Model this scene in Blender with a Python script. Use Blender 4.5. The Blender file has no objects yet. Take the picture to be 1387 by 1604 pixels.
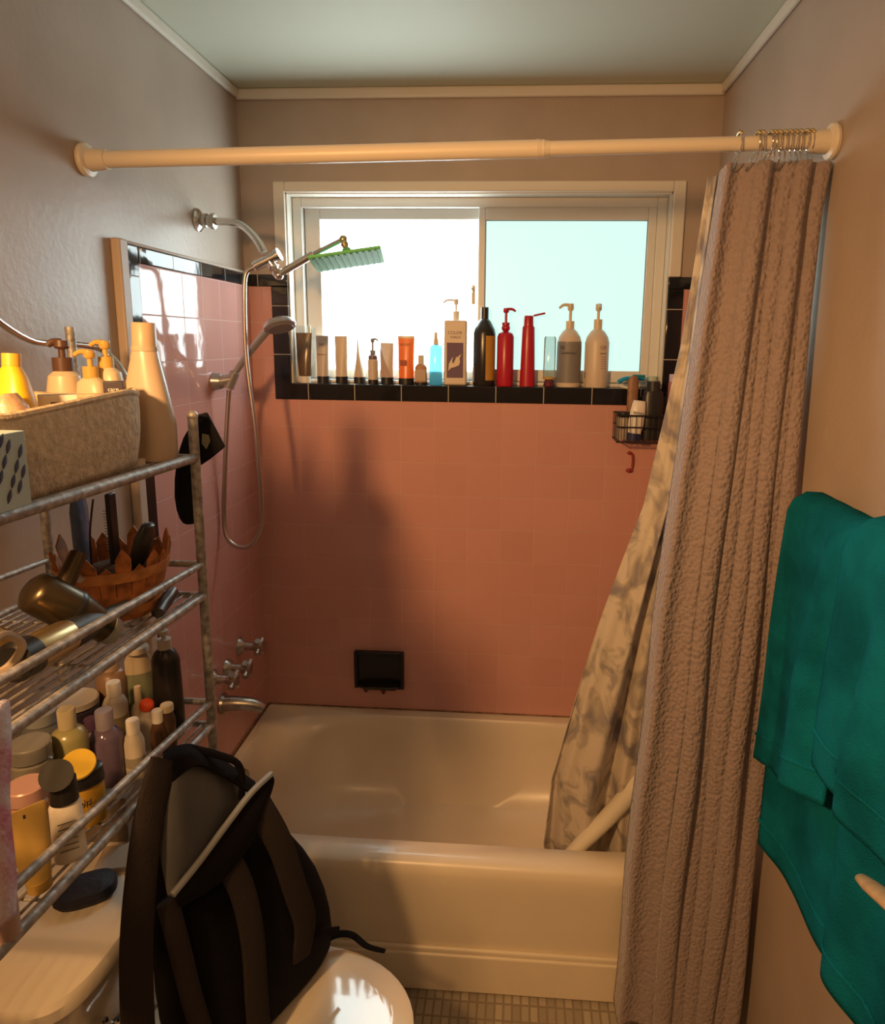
import bpy, bmesh, math, random
from mathutils import Vector, Matrix, Euler
random.seed(7)
PI = math.pi
sc = bpy.context.scene
col = sc.collection

# ------------------------------------------------------------------ camera
F_PX, PPX, PPY = 1075.0, 50.75, -65.3
CAM = Vector((.8833, -2.2108, 1.6462))
YAW, PITCH, ROLL = -.0632, -.1846, .0124
_f = Vector((math.sin(YAW)*math.cos(PITCH), math.cos(YAW)*math.cos(PITCH), math.sin(PITCH)))
_r = Vector((math.cos(YAW), -math.sin(YAW), 0)); _u = _r.cross(_f)
CR = _r*math.cos(ROLL) + _u*math.sin(ROLL); CU = _u*math.cos(ROLL) - _r*math.sin(ROLL)
cam_d = bpy.data.cameras.new('camera'); cam = bpy.data.objects.new('camera', cam_d); col.objects.link(cam)
cam.matrix_world = Matrix(((CR.x, CU.x, -_f.x, CAM.x), (CR.y, CU.y, -_f.y, CAM.y), (CR.z, CU.z, -_f.z, CAM.z), (0, 0, 0, 1)))
cam_d.sensor_fit = 'VERTICAL'; cam_d.sensor_height = 24; cam_d.lens = 24*F_PX/1604
cam_d.shift_x = -PPX/1604; cam_d.shift_y = PPY/1604
cam_d.clip_start = .02
sc.camera = cam

# ------------------------------------------------------------------ light
w = bpy.data.worlds.new('world'); sc.world = w; w.use_nodes = True
w.node_tree.nodes['Background'].inputs[0].default_value = (.75, .95, 1, 1)
w.node_tree.nodes['Background'].inputs[1].default_value = .9
LAMP_POS = (.19, -2.15, 1.93); LAMP_AIM = (1.12, -.30, .85); LAMP_W = 108; LAMP_COL = (1, .525, .20)
PANE_L, PANE_R = 9.8, .95
def lamp(pos, watts, rad):
    l = bpy.data.lights.new('vanity_bulb', 'SPOT'); l.energy = watts; l.color = LAMP_COL; l.shadow_soft_size = rad
    l.spot_size = math.radians(106); l.spot_blend = 1
    o = bpy.data.objects.new('vanity_bulb', l); o.location = pos; col.objects.link(o)
    o.rotation_euler = (Vector(LAMP_AIM)-Vector(pos)).to_track_quat('-Z', 'Y').to_euler()
lamp(LAMP_POS, LAMP_W, .06)
f_l = bpy.data.lights.new('warm_fill', 'POINT'); f_l.energy = 10; f_l.color = (1, .55, .24); f_l.shadow_soft_size = .14  # added warm fill behind the camera to lift the shadows, no real bulb
f_o = bpy.data.objects.new('warm_fill', f_l); f_o.location = (.80, -2.62, 2.10); col.objects.link(f_o)
sc.view_settings.view_transform = 'Standard'; sc.view_settings.look = 'None'
sc.view_settings.gamma = 1; sc.view_settings.use_curve_mapping = False; sc.view_settings.exposure = 0

# ------------------------------------------------------------------ helpers
def P(u, v, ax, val):
    """point where the sight line through photo pixel (u,v) meets the plane ax = val"""
    d = _f + CR*((u-693.5-PPX)/F_PX) - CU*((v-802-PPY)/F_PX)
    i = 'xyz'.index(ax); t = (val-CAM[i])/d[i]
    return CAM + d*t
def mat(name, c, rough=.5, metal=0, var=None, bump=None, trans=0, alpha=1, emit=None, coat=0, sss=0, sheen=0, spec=None, c2=None):
    m = bpy.data.materials.new(name); m.use_nodes = True; nt = m.node_tree; b = nt.nodes['Principled BSDF']
    b.inputs['Base Color'].default_value = (*c, 1); b.inputs['Roughness'].default_value = rough; b.inputs['Metallic'].default_value = metal
    b.inputs['Transmission Weight'].default_value = trans; b.inputs['Alpha'].default_value = alpha; b.inputs['Coat Weight'].default_value = coat
    b.inputs['Sheen Weight'].default_value = sheen
    if spec is not None: b.inputs['Specular IOR Level'].default_value = spec
    if sss: b.inputs['Subsurface Weight'].default_value = sss; b.inputs['Subsurface Radius'].default_value = (.01, .01, .01)
    if emit: b.inputs['Emission Color'].default_value = (*emit[0], 1); b.inputs['Emission Strength'].default_value = emit[1]
    tc = nt.nodes.new('ShaderNodeTexCoord')
    if var:
        n = nt.nodes.new('ShaderNodeTexNoise'); n.inputs['Scale'].default_value = var[0]; n.inputs['Detail'].default_value = 5
        nt.links.new(tc.outputs['Object'], n.inputs['Vector'])
        r = nt.nodes.new('ShaderNodeValToRGB'); a = var[1]
        r.color_ramp.elements[0].position = .35; r.color_ramp.elements[1].position = .65
        r.color_ramp.elements[0].color = (*[x*(1-a) for x in c], 1)
        r.color_ramp.elements[1].color = (*(c2 or [min(1, x*(1+a)) for x in c]), 1)
        nt.links.new(n.outputs['Fac'], r.inputs[0]); nt.links.new(r.outputs[0], b.inputs['Base Color'])
    if bump:
        n = nt.nodes.new('ShaderNodeTexNoise'); n.inputs['Scale'].default_value = bump[0]; n.inputs['Detail'].default_value = 4
        nt.links.new(tc.outputs['Object'], n.inputs['Vector'])
        k = nt.nodes.new('ShaderNodeBump'); k.inputs['Strength'].default_value = bump[1]; k.inputs['Distance'].default_value = .003
        nt.links.new(n.outputs['Fac'], k.inputs['Height']); nt.links.new(k.outputs[0], b.inputs['Normal'])
    return m
def tile_mat(name, c, grout, axes, wd, ht, origin, rough=.12, mortar=.0018, var=.06):
    m = bpy.data.materials.new(name); m.use_nodes = True; nt = m.node_tree; b = nt.nodes['Principled BSDF']; L = nt.links.new
    b.inputs['Roughness'].default_value = rough
    tc = nt.nodes.new('ShaderNodeTexCoord'); sp = nt.nodes.new('ShaderNodeSeparateXYZ'); L(tc.outputs['Object'], sp.inputs[0])
    cb = nt.nodes.new('ShaderNodeCombineXYZ'); 
    for i, a in enumerate(axes):
        s = nt.nodes.new('ShaderNodeMath'); s.operation = 'SUBTRACT'; L(sp.outputs['XYZ'.index(a)], s.inputs[0]); s.inputs[1].default_value = origin[i] - 40*(wd if i == 0 else ht)
        L(s.outputs[0], cb.inputs[i])
    br = nt.nodes.new('ShaderNodeTexBrick'); br.offset = 0; br.squash = 1
    br.inputs['Scale'].default_value = 1; br.inputs['Brick Width'].default_value = wd; br.inputs['Row Height'].default_value = ht
    br.inputs['Mortar Size'].default_value = mortar; br.inputs['Mortar Smooth'].default_value = .3; br.inputs['Bias'].default_value = 0
    br.inputs['Color1'].default_value = (*[x*(1-var) for x in c], 1); br.inputs['Color2'].default_value = (*[min(1, x*(1+var)) for x in c], 1)
    br.inputs['Mortar'].default_value = (*grout, 1)
    L(cb.outputs[0], br.inputs['Vector']); L(br.outputs['Color'], b.inputs['Base Color'])
    inv = nt.nodes.new('ShaderNodeMath'); inv.operation = 'SUBTRACT'; inv.inputs[0].default_value = 1; L(br.outputs['Fac'], inv.inputs[1])
    bp = nt.nodes.new('ShaderNodeBump'); bp.inputs['Strength'].default_value = .6; bp.inputs['Distance'].default_value = .0015
    nz = nt.nodes.new('ShaderNodeTexNoise'); nz.inputs['Scale'].default_value = 14; L(tc.outputs['Object'], nz.inputs['Vector'])
    b2 = nt.nodes.new('ShaderNodeBump'); b2.inputs['Strength'].default_value = .25; b2.inputs['Distance'].default_value = .003
    L(nz.outputs['Fac'], b2.inputs['Height']); L(b2.outputs[0], bp.inputs['Normal'])
    L(inv.outputs[0], bp.inputs['Height']); L(bp.outputs[0], b.inputs['Normal'])
    mr = nt.nodes.new('ShaderNodeMath'); mr.operation = 'MULTIPLY_ADD'; mr.inputs[1].default_value = .6; mr.inputs[2].default_value = rough
    L(br.outputs['Fac'], mr.inputs[0]); L(mr.outputs[0], b.inputs['Roughness'])
    return m

class MB:
    def __init__(s): s.v = []; s.f = []
    def add(s, vs, fs, M=None):
        o = len(s.v); s.v += [tuple(M @ Vector(v)) if M else tuple(v) for v in vs]; s.f += [tuple(i+o for i in f) for f in fs]; return s
    def box(s, a, b, M=None):
        x0, y0, z0 = [min(p, q) for p, q in zip(a, b)]; x1, y1, z1 = [max(p, q) for p, q in zip(a, b)]
        return s.add([(x0,y0,z0),(x1,y0,z0),(x1,y1,z0),(x0,y1,z0),(x0,y0,z1),(x1,y0,z1),(x1,y1,z1),(x0,y1,z1)],
              [(3,2,1,0),(4,5,6,7),(0,1,5,4),(1,2,6,5),(2,3,7,6),(3,0,4,7)], M)
    def cbox(s, c, h, M=None): return s.box([c[i]-h[i] for i in range(3)], [c[i]+h[i] for i in range(3)], M)
    def loft(s, secs, seg=28, M=None, cap=(True, True)):
        """secs: (z, rx, ry[, exponent[, cx, cy]])"""
        vs = []; fs = []
        for q in secs:
            z, rx, ry = q[:3]; n = q[3] if len(q) > 3 else 2; cx = q[4] if len(q) > 4 else 0; cy = q[5] if len(q) > 5 else 0
            for k in range(seg):
                a = 2*PI*k/seg; c, d = math.cos(a), math.sin(a)
                vs.append((cx+rx*math.copysign(abs(c)**(2/n), c), cy+ry*math.copysign(abs(d)**(2/n), d), z))
        for j in range(len(secs)-1):
            for k in range(seg):
                a, b = j*seg+k, j*seg+(k+1) % seg; fs.append((a, b, b+seg, a+seg))
        if cap[0]: fs.append(tuple(range(seg))[::-1])
        if cap[1]: fs.append(tuple(range((len(secs)-1)*seg, len(secs)*seg)))
        return s.add(vs, fs, M)
    def lathe(s, prof, seg=28, M=None, cap=(True, True)): return s.loft([(z, max(r, 1e-5), max(r, 1e-5)) for r, z in prof], seg, M, cap)
    def cyl(s, a, b, r0, r1=None, seg=20, prof=None):
        a = Vector(a); b = Vector(b); d = b-a; M = Matrix.Translation(a) @ d.to_track_quat('Z', 'Y').to_matrix().to_4x4()
        if prof: return s.lathe([(r, t*d.length) for r, t in prof], seg, M)
        return s.lathe([(r0, 0), (r1 if r1 is not None else r0, d.length)], seg, M)
    def sph(s, c, r, sc_=(1, 1, 1), seg=16):
        M = Matrix.Translation(Vector(c)) @ Matrix.Diagonal((*sc_, 1))
        return s.lathe([(r*math.sin(PI*i/10), -r*math.cos(PI*i/10)) for i in range(11)], seg, M)
    def tube(s, pts, r, seg=10, smooth=6, flat=None, closed=False):
        pts = [Vector(p) for p in pts]
        if smooth: pts = spline(pts, smooth)
        n = len(pts); vs = []; fs = []; up = None
        for i, p in enumerate(pts):
            t = (pts[min(i+1, n-1)]-pts[max(i-1, 0)]).normalized()
            if up is None: up = t.orthogonal().normalized() if flat is None else Vector(flat[2])
            x = (up - t*up.dot(t)).normalized(); y = t.cross(x)
            if flat is None: up = x
            rr = r(i/(n-1)) if callable(r) else r
            for k in range(seg):
                a = 2*PI*k/seg
                if flat: vs.append(p + x*math.cos(a)*flat[1]*.5 + y*math.copysign(abs(math.sin(a))**.6, math.sin(a))*rr)
                else: vs.append(p + (x*math.cos(a)+y*math.sin(a))*rr)
        for j in range(n-1):
            for k in range(seg):
                a, b = j*seg+k, j*seg+(k+1) % seg; fs.append((a, b, b+seg, a+seg))
        fs.append(tuple(range(seg))[::-1]); fs.append(tuple(range((n-1)*seg, n*seg)))
        return s.add(vs, fs)
    def grid(s, fn, nu, nv):
        vs = [fn(i/nu, j/nv) for j in range(nv+1) for i in range(nu+1)]
        return s.add(vs, [(j*(nu+1)+i, j*(nu+1)+i+1, (j+1)*(nu+1)+i+1, (j+1)*(nu+1)+i) for j in range(nv) for i in range(nu)])
    def poly(s, pts, y0, y1, M=None):
        """outline in xz extruded from y0 to y1"""
        n = len(pts); vs = [(x, y0, z) for x, z in pts] + [(x, y1, z) for x, z in pts]
        return s.add(vs, [tuple(range(n)), tuple(range(2*n-1, n-1, -1))] + [(i, (i+1) % n, (i+1) % n+n, i+n) for i in range(n)], M)
    def build(s, name, m, parent=None, bevel=0, solid=0, sub=0, label=None, ang=38, recalc=True, weld=False):
        me = bpy.data.meshes.new(name); me.from_pydata(s.v, [], s.f)
        if recalc:
            bm = bmesh.new(); bm.from_mesh(me)
            if weld: bmesh.ops.remove_doubles(bm, verts=bm.verts, dist=1e-5)
            bmesh.ops.recalc_face_normals(bm, faces=bm.faces); bm.to_mesh(me); bm.free()
        for p in me.polygons: p.use_smooth = True
        me.set_sharp_from_angle(angle=math.radians(ang))
        o = bpy.data.objects.new(name, me); col.objects.link(o); me.materials.append(m)
        if parent: o.parent = parent
        if solid: q = o.modifiers.new('s', 'SOLIDIFY'); q.thickness = solid; q.offset = 0
        if bevel: q = o.modifiers.new('b', 'BEVEL'); q.width = bevel; q.segments = 3; q.limit_method = 'ANGLE'
        if sub: q = o.modifiers.new('u', 'SUBSURF'); q.levels = q.render_levels = sub
        if label: o['label'] = label
        return o
def spline(pts, k):
    out = []; n = len(pts)
    for i in range(n-1):
        p0, p1, p2, p3 = pts[max(i-1, 0)], pts[i], pts[i+1], pts[min(i+2, n-1)]
        for j in range(k):
            t = j/k; out.append(.5*((2*p1)+(p2-p0)*t+(2*p0-5*p1+4*p2-p3)*t*t+(3*p1-p0-3*p2+p3)*t**3))
    out.append(pts[-1]); return out
def lerp(a, b, t): return a+(b-a)*t
def interp(tb, t):
    if t <= tb[0][0]: return tb[0][1]
    for (a, x), (b, y) in zip(tb, tb[1:]):
        if t <= b: return lerp(x, y, (t-a)/(b-a))
    return tb[-1][1]
def struct(name, mb, m, **k):
    o = mb.build(name, m, **k); o['kind'] = 'structure'; return o
def tag(o, label, cat, group=None):
    o['label'] = label; o['category'] = cat
    if group: o['group'] = group
    return o
def thing(name, label, cat, loc=(0, 0, 0), rot=(0, 0, 0), group=None):
    o = bpy.data.objects.new(name, None); o.empty_display_size = .02; col.objects.link(o); o.location = loc; o.rotation_euler = rot
    return tag(o, label, cat, group)
def text(s_, size, m, parent, loc, rot, name='lettering'):
    cu = bpy.data.curves.new(name, 'FONT'); cu.body = s_; cu.size = size; cu.align_x = 'CENTER'; cu.align_y = 'CENTER'; cu.extrude = .0002
    t = bpy.data.objects.new('tmp', cu); col.objects.link(t); dg = bpy.context.evaluated_depsgraph_get()
    me = bpy.data.meshes.new_from_object(t.evaluated_get(dg)); bpy.data.objects.remove(t)
    o = bpy.data.objects.new(name, me); col.objects.link(o); me.materials.clear(); me.materials.append(m); o.location = loc; o.rotation_euler = rot; o.parent = parent
    return o

# ------------------------------------------------------------------ materials
PAINT = mat('taupe_paint', (.425, .342, .28), .38, var=(6, .05), bump=(60, .25))
WHITEP = mat('ceiling_paint', (.58, .60, .50), .6, bump=(40, .15))
CREAM = mat('cream_trim', (.74, .66, .54), .4)
CASING = mat('window_casing_paint', (.72, .68, .60), .35)
VINYL = mat('window_vinyl', (.74, .74, .70), .35)
EDGE = mat('plaster_edge', (.50, .40, .32), .5)
PINKC = (.60, .315, .275); GROUT = (.62, .37, .32)
CHROME = mat('chrome', (.78, .76, .73), .16, 1)
DULLCH = mat('aged_nickel', (.45, .42, .38), .32, 1, var=(40, .2))
BRASS = mat('brass', (.72, .55, .30), .25, 1)
WORN = mat('worn_grey_metal', (.36, .34, .32), .5, .45, var=(90, .35), bump=(120, .3))
PORC = mat('porcelain', (.78, .70, .57), .12, coat=.3)
TUBM = mat('enamel', (.76, .67, .52), .3, var=(2.5, .06), coat=.12)
BLACKP = mat('black_plastic', (.015, .014, .014), .35)
BLACKF = mat('black_cloth', (.010, .009, .009), .95, bump=(200, .4), spec=.15)
WHITEPL = mat('white_plastic', (.80, .76, .68), .35, sss=.1)
CREAMPL = mat('cream_plastic', (.68, .56, .38), .35, sss=.1)
CLEAR = mat('clear_plastic', (.9, .95, .95), .12, trans=.9)
DARKINK = mat('dark_ink', (.05, .04, .06), .6)
PURPLE = mat('purple_print', (.10, .045, .11), .5)
NAVY = mat('navy_plastic', (.02, .025, .10), .4)
RED = mat('red_plastic', (.45, .012, .03), .3)
TEAL = mat('teal_terry', (.004, .135, .185), 1, var=(9, .3), bump=(350, 1), spec=.05)

# ------------------------------------------------------------------ room
W, H, YB, ZR = 1.46, 2.393, -3.0, .370
TZ = .1108
T0 = .008
X0, X1, Z0, Z1 = .142, 1.330, 1.508, 2.095        # window opening
wall = MB()
wall.box((-.1, 0, 0), (X0, .12, H)).box((X1, 0, 0), (W+.1, .12, H)).box((X0, 0, 0), (X1, .12, Z0-.006)).box((X0, 0, Z1), (X1, .12, H))
struct('wall_back', wall, PAINT)
struct('wall_left', MB().box((-.1, YB, 0), (0, 0, H)), PAINT)
struct('wall_right', MB().box((W, YB, 0), (W+.1, 0, H)), PAINT)
struct('wall_front', MB().box((-.1, YB-.1, 0), (W+.1, YB, H)), PAINT)
struct('ceiling', MB().box((-.1, YB, H), (W+.1, .12, H+.05)), WHITEP)
FLOORM = tile_mat('floor_mosaic', (.40, .34, .26), (.27, .22, .16), 'XY', .022, .044, (0, 0), .5, .003, .2)
struct('floor', MB().box((-.1, YB, -.05), (W+.1, 0, 0)), FLOORM)
def crown(a, b, m, name):
    struct(name, MB().box(a, b), m, bevel=.006)
crown((0, -.014, H-.032), (W, 0, H), CASING, 'trim_1')
crown((0, YB, H-.03), (.014, -.014, H), CASING, 'trim_2')
crown((W-.014, YB, H-.03), (W, -.014, H), CASING, 'trim_3')
# pink tile fields (z origin at the tub rim)
PB = tile_mat('pink_tile_back', PINKC, GROUT, 'XZ', .1108, TZ, (.055, ZR), .14, .0013, .025)
PL = tile_mat('pink_tile_side', PINKC, GROUT, 'YZ', .1108, TZ, (-.008, ZR), .07, .0016, .03)
KB = tile_mat('black_tile_sill', (.012, .011, .012), (.45, .40, .34), 'XZ', .1524, .5, (.046, 1.2), .1, .0016, .1)
KV = tile_mat('black_tile_upright', (.012, .011, .012), (.45, .40, .34), 'XZ', .5, .1524, (0, 1.60), .1, .0016, .1)
KL = tile_mat('black_tile_side', (.012, .011, .012), (.30, .30, .30), 'YZ', .1524, .5, (-.04, 1.2), .06, .0014, .1)
KLV = tile_mat('black_tile_side_upright', (.012, .011, .012), (.45, .40, .34), 'YZ', .5, .1524, (-.9, 1.63), .08, .0016, .1)
ZB, ZT, ZS = 1.455, 1.812, 1.849
pk = MB().box((0, -T0, ZR-.02), (W, 0, ZB)).box((0, -T0, ZB), (.088, 0, ZT)).box((1.378, -T0, ZB), (W, 0, ZT))
struct('trim_4', pk, PB)                                             # pink field, back wall
struct('trim_5', MB().box((.088, -T0-.003, ZB), (1.378, .0, Z0)).box((.142, 0, ZB+.02), (X1, .085, Z0)).box((0, -T0-.003, ZT), (.142, 0, ZS)).box((X1, -T0-.003, ZT), (W, 0, ZS)), KB, bevel=.003)
struct('trim_6', MB().box((.088, -T0-.004, ZB+.002), (.142, 0, ZT)).box((X1, -T0-.004, ZB+.002), (1.378, 0, ZT)), KV, bevel=.003)
YT, TL = -.700, .016
struct('trim_7', MB().box((0, YT+.045, ZR-.02), (TL, 0, ZT)), PL)                # pink field, left wall
struct('trim_8', MB().box((0, YT+.045, ZT), (TL+.003, 0, ZS)), KL, bevel=.003)
struct('trim_9', MB().box((0, YT, .02), (TL+.003, YT+.045, ZS)), KLV, bevel=.003)
struct('trim_10', MB().box((0, YT-.032, 0), (TL+.006, YT, ZS+.008)).box((0, YT, ZS), (TL+.001, 0, ZS+.008)), EDGE, bevel=.006)
struct('trim_11', MB().box((W-T0, YT, ZR-.02), (W, -T0, ZT)), PL)
struct('trim_12', MB().box((W-T0-.003, YT, ZT), (W, -T0, ZS)), KL)
# window casing, reveal and sashes
cz = MB()
cz.box((.106, -.012, ZS), (X0, 0, 2.127)).box((X1, -.012, ZS), (1.366, 0, 2.127)).box((X0, -.012, Z1), (X1, 0, 2.127))
struct('trim_13', cz, CASING, bevel=.004)
struct('trim_14', MB().box((X0, 0, Z0), (X0+.004, .09, Z1)).box((X1-.004, 0, Z0), (X1, .09, Z1)).box((X0, 0, Z1-.004), (X1, .09, Z1)).box((X0+.004, .055, Z0), (X1-.004, .09, Z0+.012)), CASING)
win = bpy.data.objects.new('window_1', None); col.objects.link(win); win['kind'] = 'structure'
def frame(a0, a1, b0, b1, wd, y0, y1, wt=None, wb=None, wr=None):
    m_ = MB(); wt = wt or wd; wb = wb or wd; wr = wr or wd
    m_.box((a0, y0, b0), (a0+wd, y1, b1)).box((a1-wr, y0, b0), (a1, y1, b1)).box((a0+wd, y0, b1-wt), (a1-wr, y1, b1)).box((a0+wd, y0, b0), (a1-wr, y1, b0+wb))
    return m_
frame(X0+.004, X1-.004, Z0+.0, Z1-.004, .030, .048, .115, wb=.012).build('window_frame', VINYL, win, bevel=.003)
sl = frame(.178, .772, 1.522, 2.064, .050, .072, .098, wt=.036, wb=.030, wr=.026).build('window_sash', VINYL, win, bevel=.003)
sr = frame(.742, 1.296, 1.522, 2.064, .022, .052, .072, wt=.040, wb=.038, wr=.026).build('window_sash', VINYL, win, bevel=.003)
def pane_mat(name, c, s_):
    m = bpy.data.materials.new(name); m.use_nodes = True; nt = m.node_tree; b = nt.nodes['Principled BSDF']
    b.inputs['Base Color'].default_value = (.12, .14, .14, 1); b.inputs['Roughness'].default_value = .4
    b.inputs['Emission Color'].default_value = (*c, 1); b.inputs['Emission Strength'].default_value = s_
    return m
MB().box((.226, .084, 1.55), (.748, .088, 2.03)).build('pane', pane_mat('frosted_pane_left', (.86, 1, 1), PANE_L), sl)
MB().box((.762, .060, 1.558), (1.272, .064, 2.026)).build('pane', pane_mat('frosted_pane_right', (.68, 1, .93), PANE_R), sr)
MB().box((.7635, .057, 1.559), (.7665, .0605, 2.025)).box((1.268, .057, 1.559), (1.2705, .0605, 2.025)).box((.7665, .057, 2.0225), (1.268, .0605, 2.025)).build('gasket', mat('gasket', (.10, .10, .10), .6), sr)
lt = P(742, 462, 'y', .045)
MB().box((lt.x-.006, .040, lt.z-.03), (lt.x+.006, .052, lt.z+.03)).cyl((lt.x, .04, lt.z+.01), (lt.x-.004, .028, lt.z+.022), .005, .004).build('latch', CREAMPL, sr, bevel=.002)
# ------------------------------------------------------------------ bathtub
tub = thing('bathtub', 'cream enamel alcove bathtub below the pink tiled wall', 'bathtub', (0, 0, 0))
def rrect(x0, x1, y0, y1, r, n=64):
    pts = []
    for k in range(n):
        a = 2*PI*k/n; c, s = math.cos(a), math.sin(a)
        hx, hy = (x1-x0)/2, (y1-y0)/2
        e = 2/max(2, min(hx, hy)/r*1.6)
        pts.append(((x0+x1)/2+hx*math.copysign(abs(c)**e, c), (y0+y1)/2+hy*math.copysign(abs(s)**e, s)))
    return pts
TY = -.724
secs = [(0, .022, W-.002, TY+.012, -.010, .005, .004), (0, .022, W-.002, TY+.004, -.010, .30, .004), (0, .022, W-.002, TY, -.010, .335, .004), (0, .022, W-.002, TY+.004, -.010, .357, .004),
        (0, .023, W-.003, TY+.016, -.010, ZR, .006), (1, .050, 1.405, TY+.076, -.048, ZR, .08), (1, .056, 1.398, TY+.084, -.055, ZR-.010, .10),
        (1, .066, 1.385, TY+.094, -.062, .30, .13), (1, .10, 1.34, TY+.11, -.075, .17, .15), (1, .15, 1.24, TY+.15, -.11, .085, .17), (1, .25, 1.10, TY+.24, -.2, .065, .18)]
vs = []; fs = []; N = 96
for _, x0, x1, y0, y1, z, r in secs:
    vs += [(x, y, z) for x, y in rrect(x0, x1, y0, y1, r, N)]
for j in range(len(secs)-1):
    for k in range(N):
        a, b = j*N+k, j*N+(k+1) % N; fs.append((a, b, b+N, a+N))
fs.append(tuple(range((len(secs)-1)*N, len(secs)*N)))
MB().add(vs, fs).build('basin', TUBM, tub, ang=50)
ap = MB().box((.022, TY-.006, .004), (W-.003, TY+.01, .115)).box((.022, TY-.002, .11), (W-.003, TY+.01, .13))
ap.build('apron', TUBM, tub, bevel=.006)
op = P(384, 1222, 'x', .072)
MB().cyl((.060, op.y, op.z), (.074, op.y, op.z), .034, .030).cyl((.072, op.y, op.z), (.080, op.y, op.z), .012, .010).build('overflow_plate', DULLCH, tub)
GRIME = mat('old_caulk', (.22, .12, .07), .7, var=(45, .5))
gm = MB().box((TL, -.0125, ZR+.0005), (W-.01, -T0-.0005, ZR+.0045)).box((TL+.0005, TY+.02, ZR+.0005), (TL+.005, -.0125, ZR+.006))
struct('trim_15', gm, GRIME, bevel=.001)
# ------------------------------------------------------------------ soap dish
sd = thing('soap_dish', 'black ceramic soap dish set into the pink tiles above the bathtub', 'soap dish', (.42, -.010, .523))
GLBLK = mat('black_ceramic', (.006, .005, .006), .25)
sm = MB(); sm.box((-.087, 0, -.068), (.087, -.006, .068))
fr = frame(-.087, .087, -.068, .068, .013, -.018, 0); sm.add(fr.v, fr.f)
sm.build('dish', GLBLK, sd, bevel=.005)
MB().loft([(-.0115, .058, .0006), (-.004, .05, .0010), (0, .06, .0010)], M=Matrix.Translation((0, -.0006, -.070))).loft([(-.022, .004, .0006), (-.006, .012, .001)], M=Matrix.Translation((-.05, -.0006, -.070))).loft([(-.026, .004, .0006), (-.006, .012, .001)], M=Matrix.Translation((.012, -.0006, -.070))).build('rust_stain', mat('rust_stain', (.16, .05, .02), .7, var=(90, .5)), sd)
MB().loft([(-.060, .070, .022, 3), (-.054, .074, .027, 3), (-.050, .070, .024, 3)], M=Matrix.Translation((0, -.016, 0))).build('tray_lip', GLBLK, sd)
# ------------------------------------------------------------------ curtain rod
zl, zr_ = 1.995, 2.022
rod = thing('curtain_rod', 'cream tension rod spanning the tub opening wall to wall', 'curtain rod', (0, -.80, 0))
def rz(x): return lerp(zl, zr_, x/W)
MB().cyl((.02, 0, rz(.02)), (.92, 0, rz(.92)), .0165).build('outer_tube', CREAM, rod)
MB().cyl((.90, 0, rz(.90)), (W-.02, 0, rz(W-.02)), .0135).cyl((.905, 0, rz(.905)), (.93, 0, rz(.93)), .018, .014).build('inner_tube', CREAM, rod)
for xa, xb in ((.001, .05), (W-.001, W-.05)):
    MB().cyl((xa, 0, rz(xa)), (xb, 0, rz(xb)), .03, prof=[(.031, 0), (.033, .12), (.031, .22), (.022, .3), (.0205, .8), (.019, 1)]).build('end_cap', CREAM, rod)
# ------------------------------------------------------------------ outer curtain
def wave_mat(name, c, c2):
    m = mat(name, c, .85, sheen=.3); nt = m.node_tree; b = nt.nodes['Principled BSDF']; L = nt.links.new
    tc = nt.nodes.new('ShaderNodeTexCoord'); mp = nt.nodes.new('ShaderNodeMapping'); mp.inputs['Scale'].default_value = (125, 125, 110)
    L(tc.outputs['Object'], mp.inputs[0]); n = nt.nodes.new('ShaderNodeTexVoronoi'); n.feature = 'SMOOTH_F1'; n.inputs['Smoothness'].default_value = .6; n.inputs['Scale'].default_value = 1
    L(mp.outputs[0], n.inputs['Vector']); k = nt.nodes.new('ShaderNodeBump'); k.inputs['Strength'].default_value = .8; k.inputs['Distance'].default_value = .006; k.invert = True
    L(n.outputs['Distance'], k.inputs['Height']); L(k.outputs[0], b.inputs['Normal']); return m
CURT = wave_mat('ruched_curtain', (.285, .225, .22), None)
lobes = [0, .30, .42, .56, .68, .80, .90, 1.0]
def left_x(z): return interp([(.05, 1.150), (.5, 1.165), (1.03, 1.186), (1.5, 1.222), (1.98, 1.262)], z)
def right_x(z): return interp([(.05, 1.425), (1.0, 1.44), (1.7, 1.435), (1.9, 1.440), (1.98, 1.450)], z)
def curtain_fn(u, v):
    z = lerp(.055, 1.978, v)
    for i in range(len(lobes)-1):
        if u <= lobes[i+1]+1e-9: break
    t = (u-lobes[i])/(lobes[i+1]-lobes[i])
    wdt = lobes[i+1]-lobes[i]
    depth = (.066+.05*wdt)*(1-.35*v**6)*(.85+.15*math.sin(i*2.1))
    wob = .004*math.sin(z*9+i)*(1-v)
    y = -.772 - depth*(abs(math.sin(PI*t))**.38) + .03*(1-math.sin(PI*t))*.5 + .004*math.sin(z*5+i*2)
    x = lerp(left_x(z), right_x(z), u) + wob - .012*math.sin(2*PI*t)*(1-.3*v)
    if i == 0: y += .028*math.sin(PI*t)*.5; y -= .012*math.sin(3*PI*t)
    z2 = z + (.006*math.sin(PI*t) if v > .97 else 0)
    return (min(x, W-.006), y-.006, z2)
oc = MB().grid(curtain_fn, 300, 150).build('outer_shower_curtain', CURT, solid=.003, ang=180)
tag(oc, 'grey mauve ruched fabric shower curtain bunched at the right end of the rod', 'shower curtain')
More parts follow.
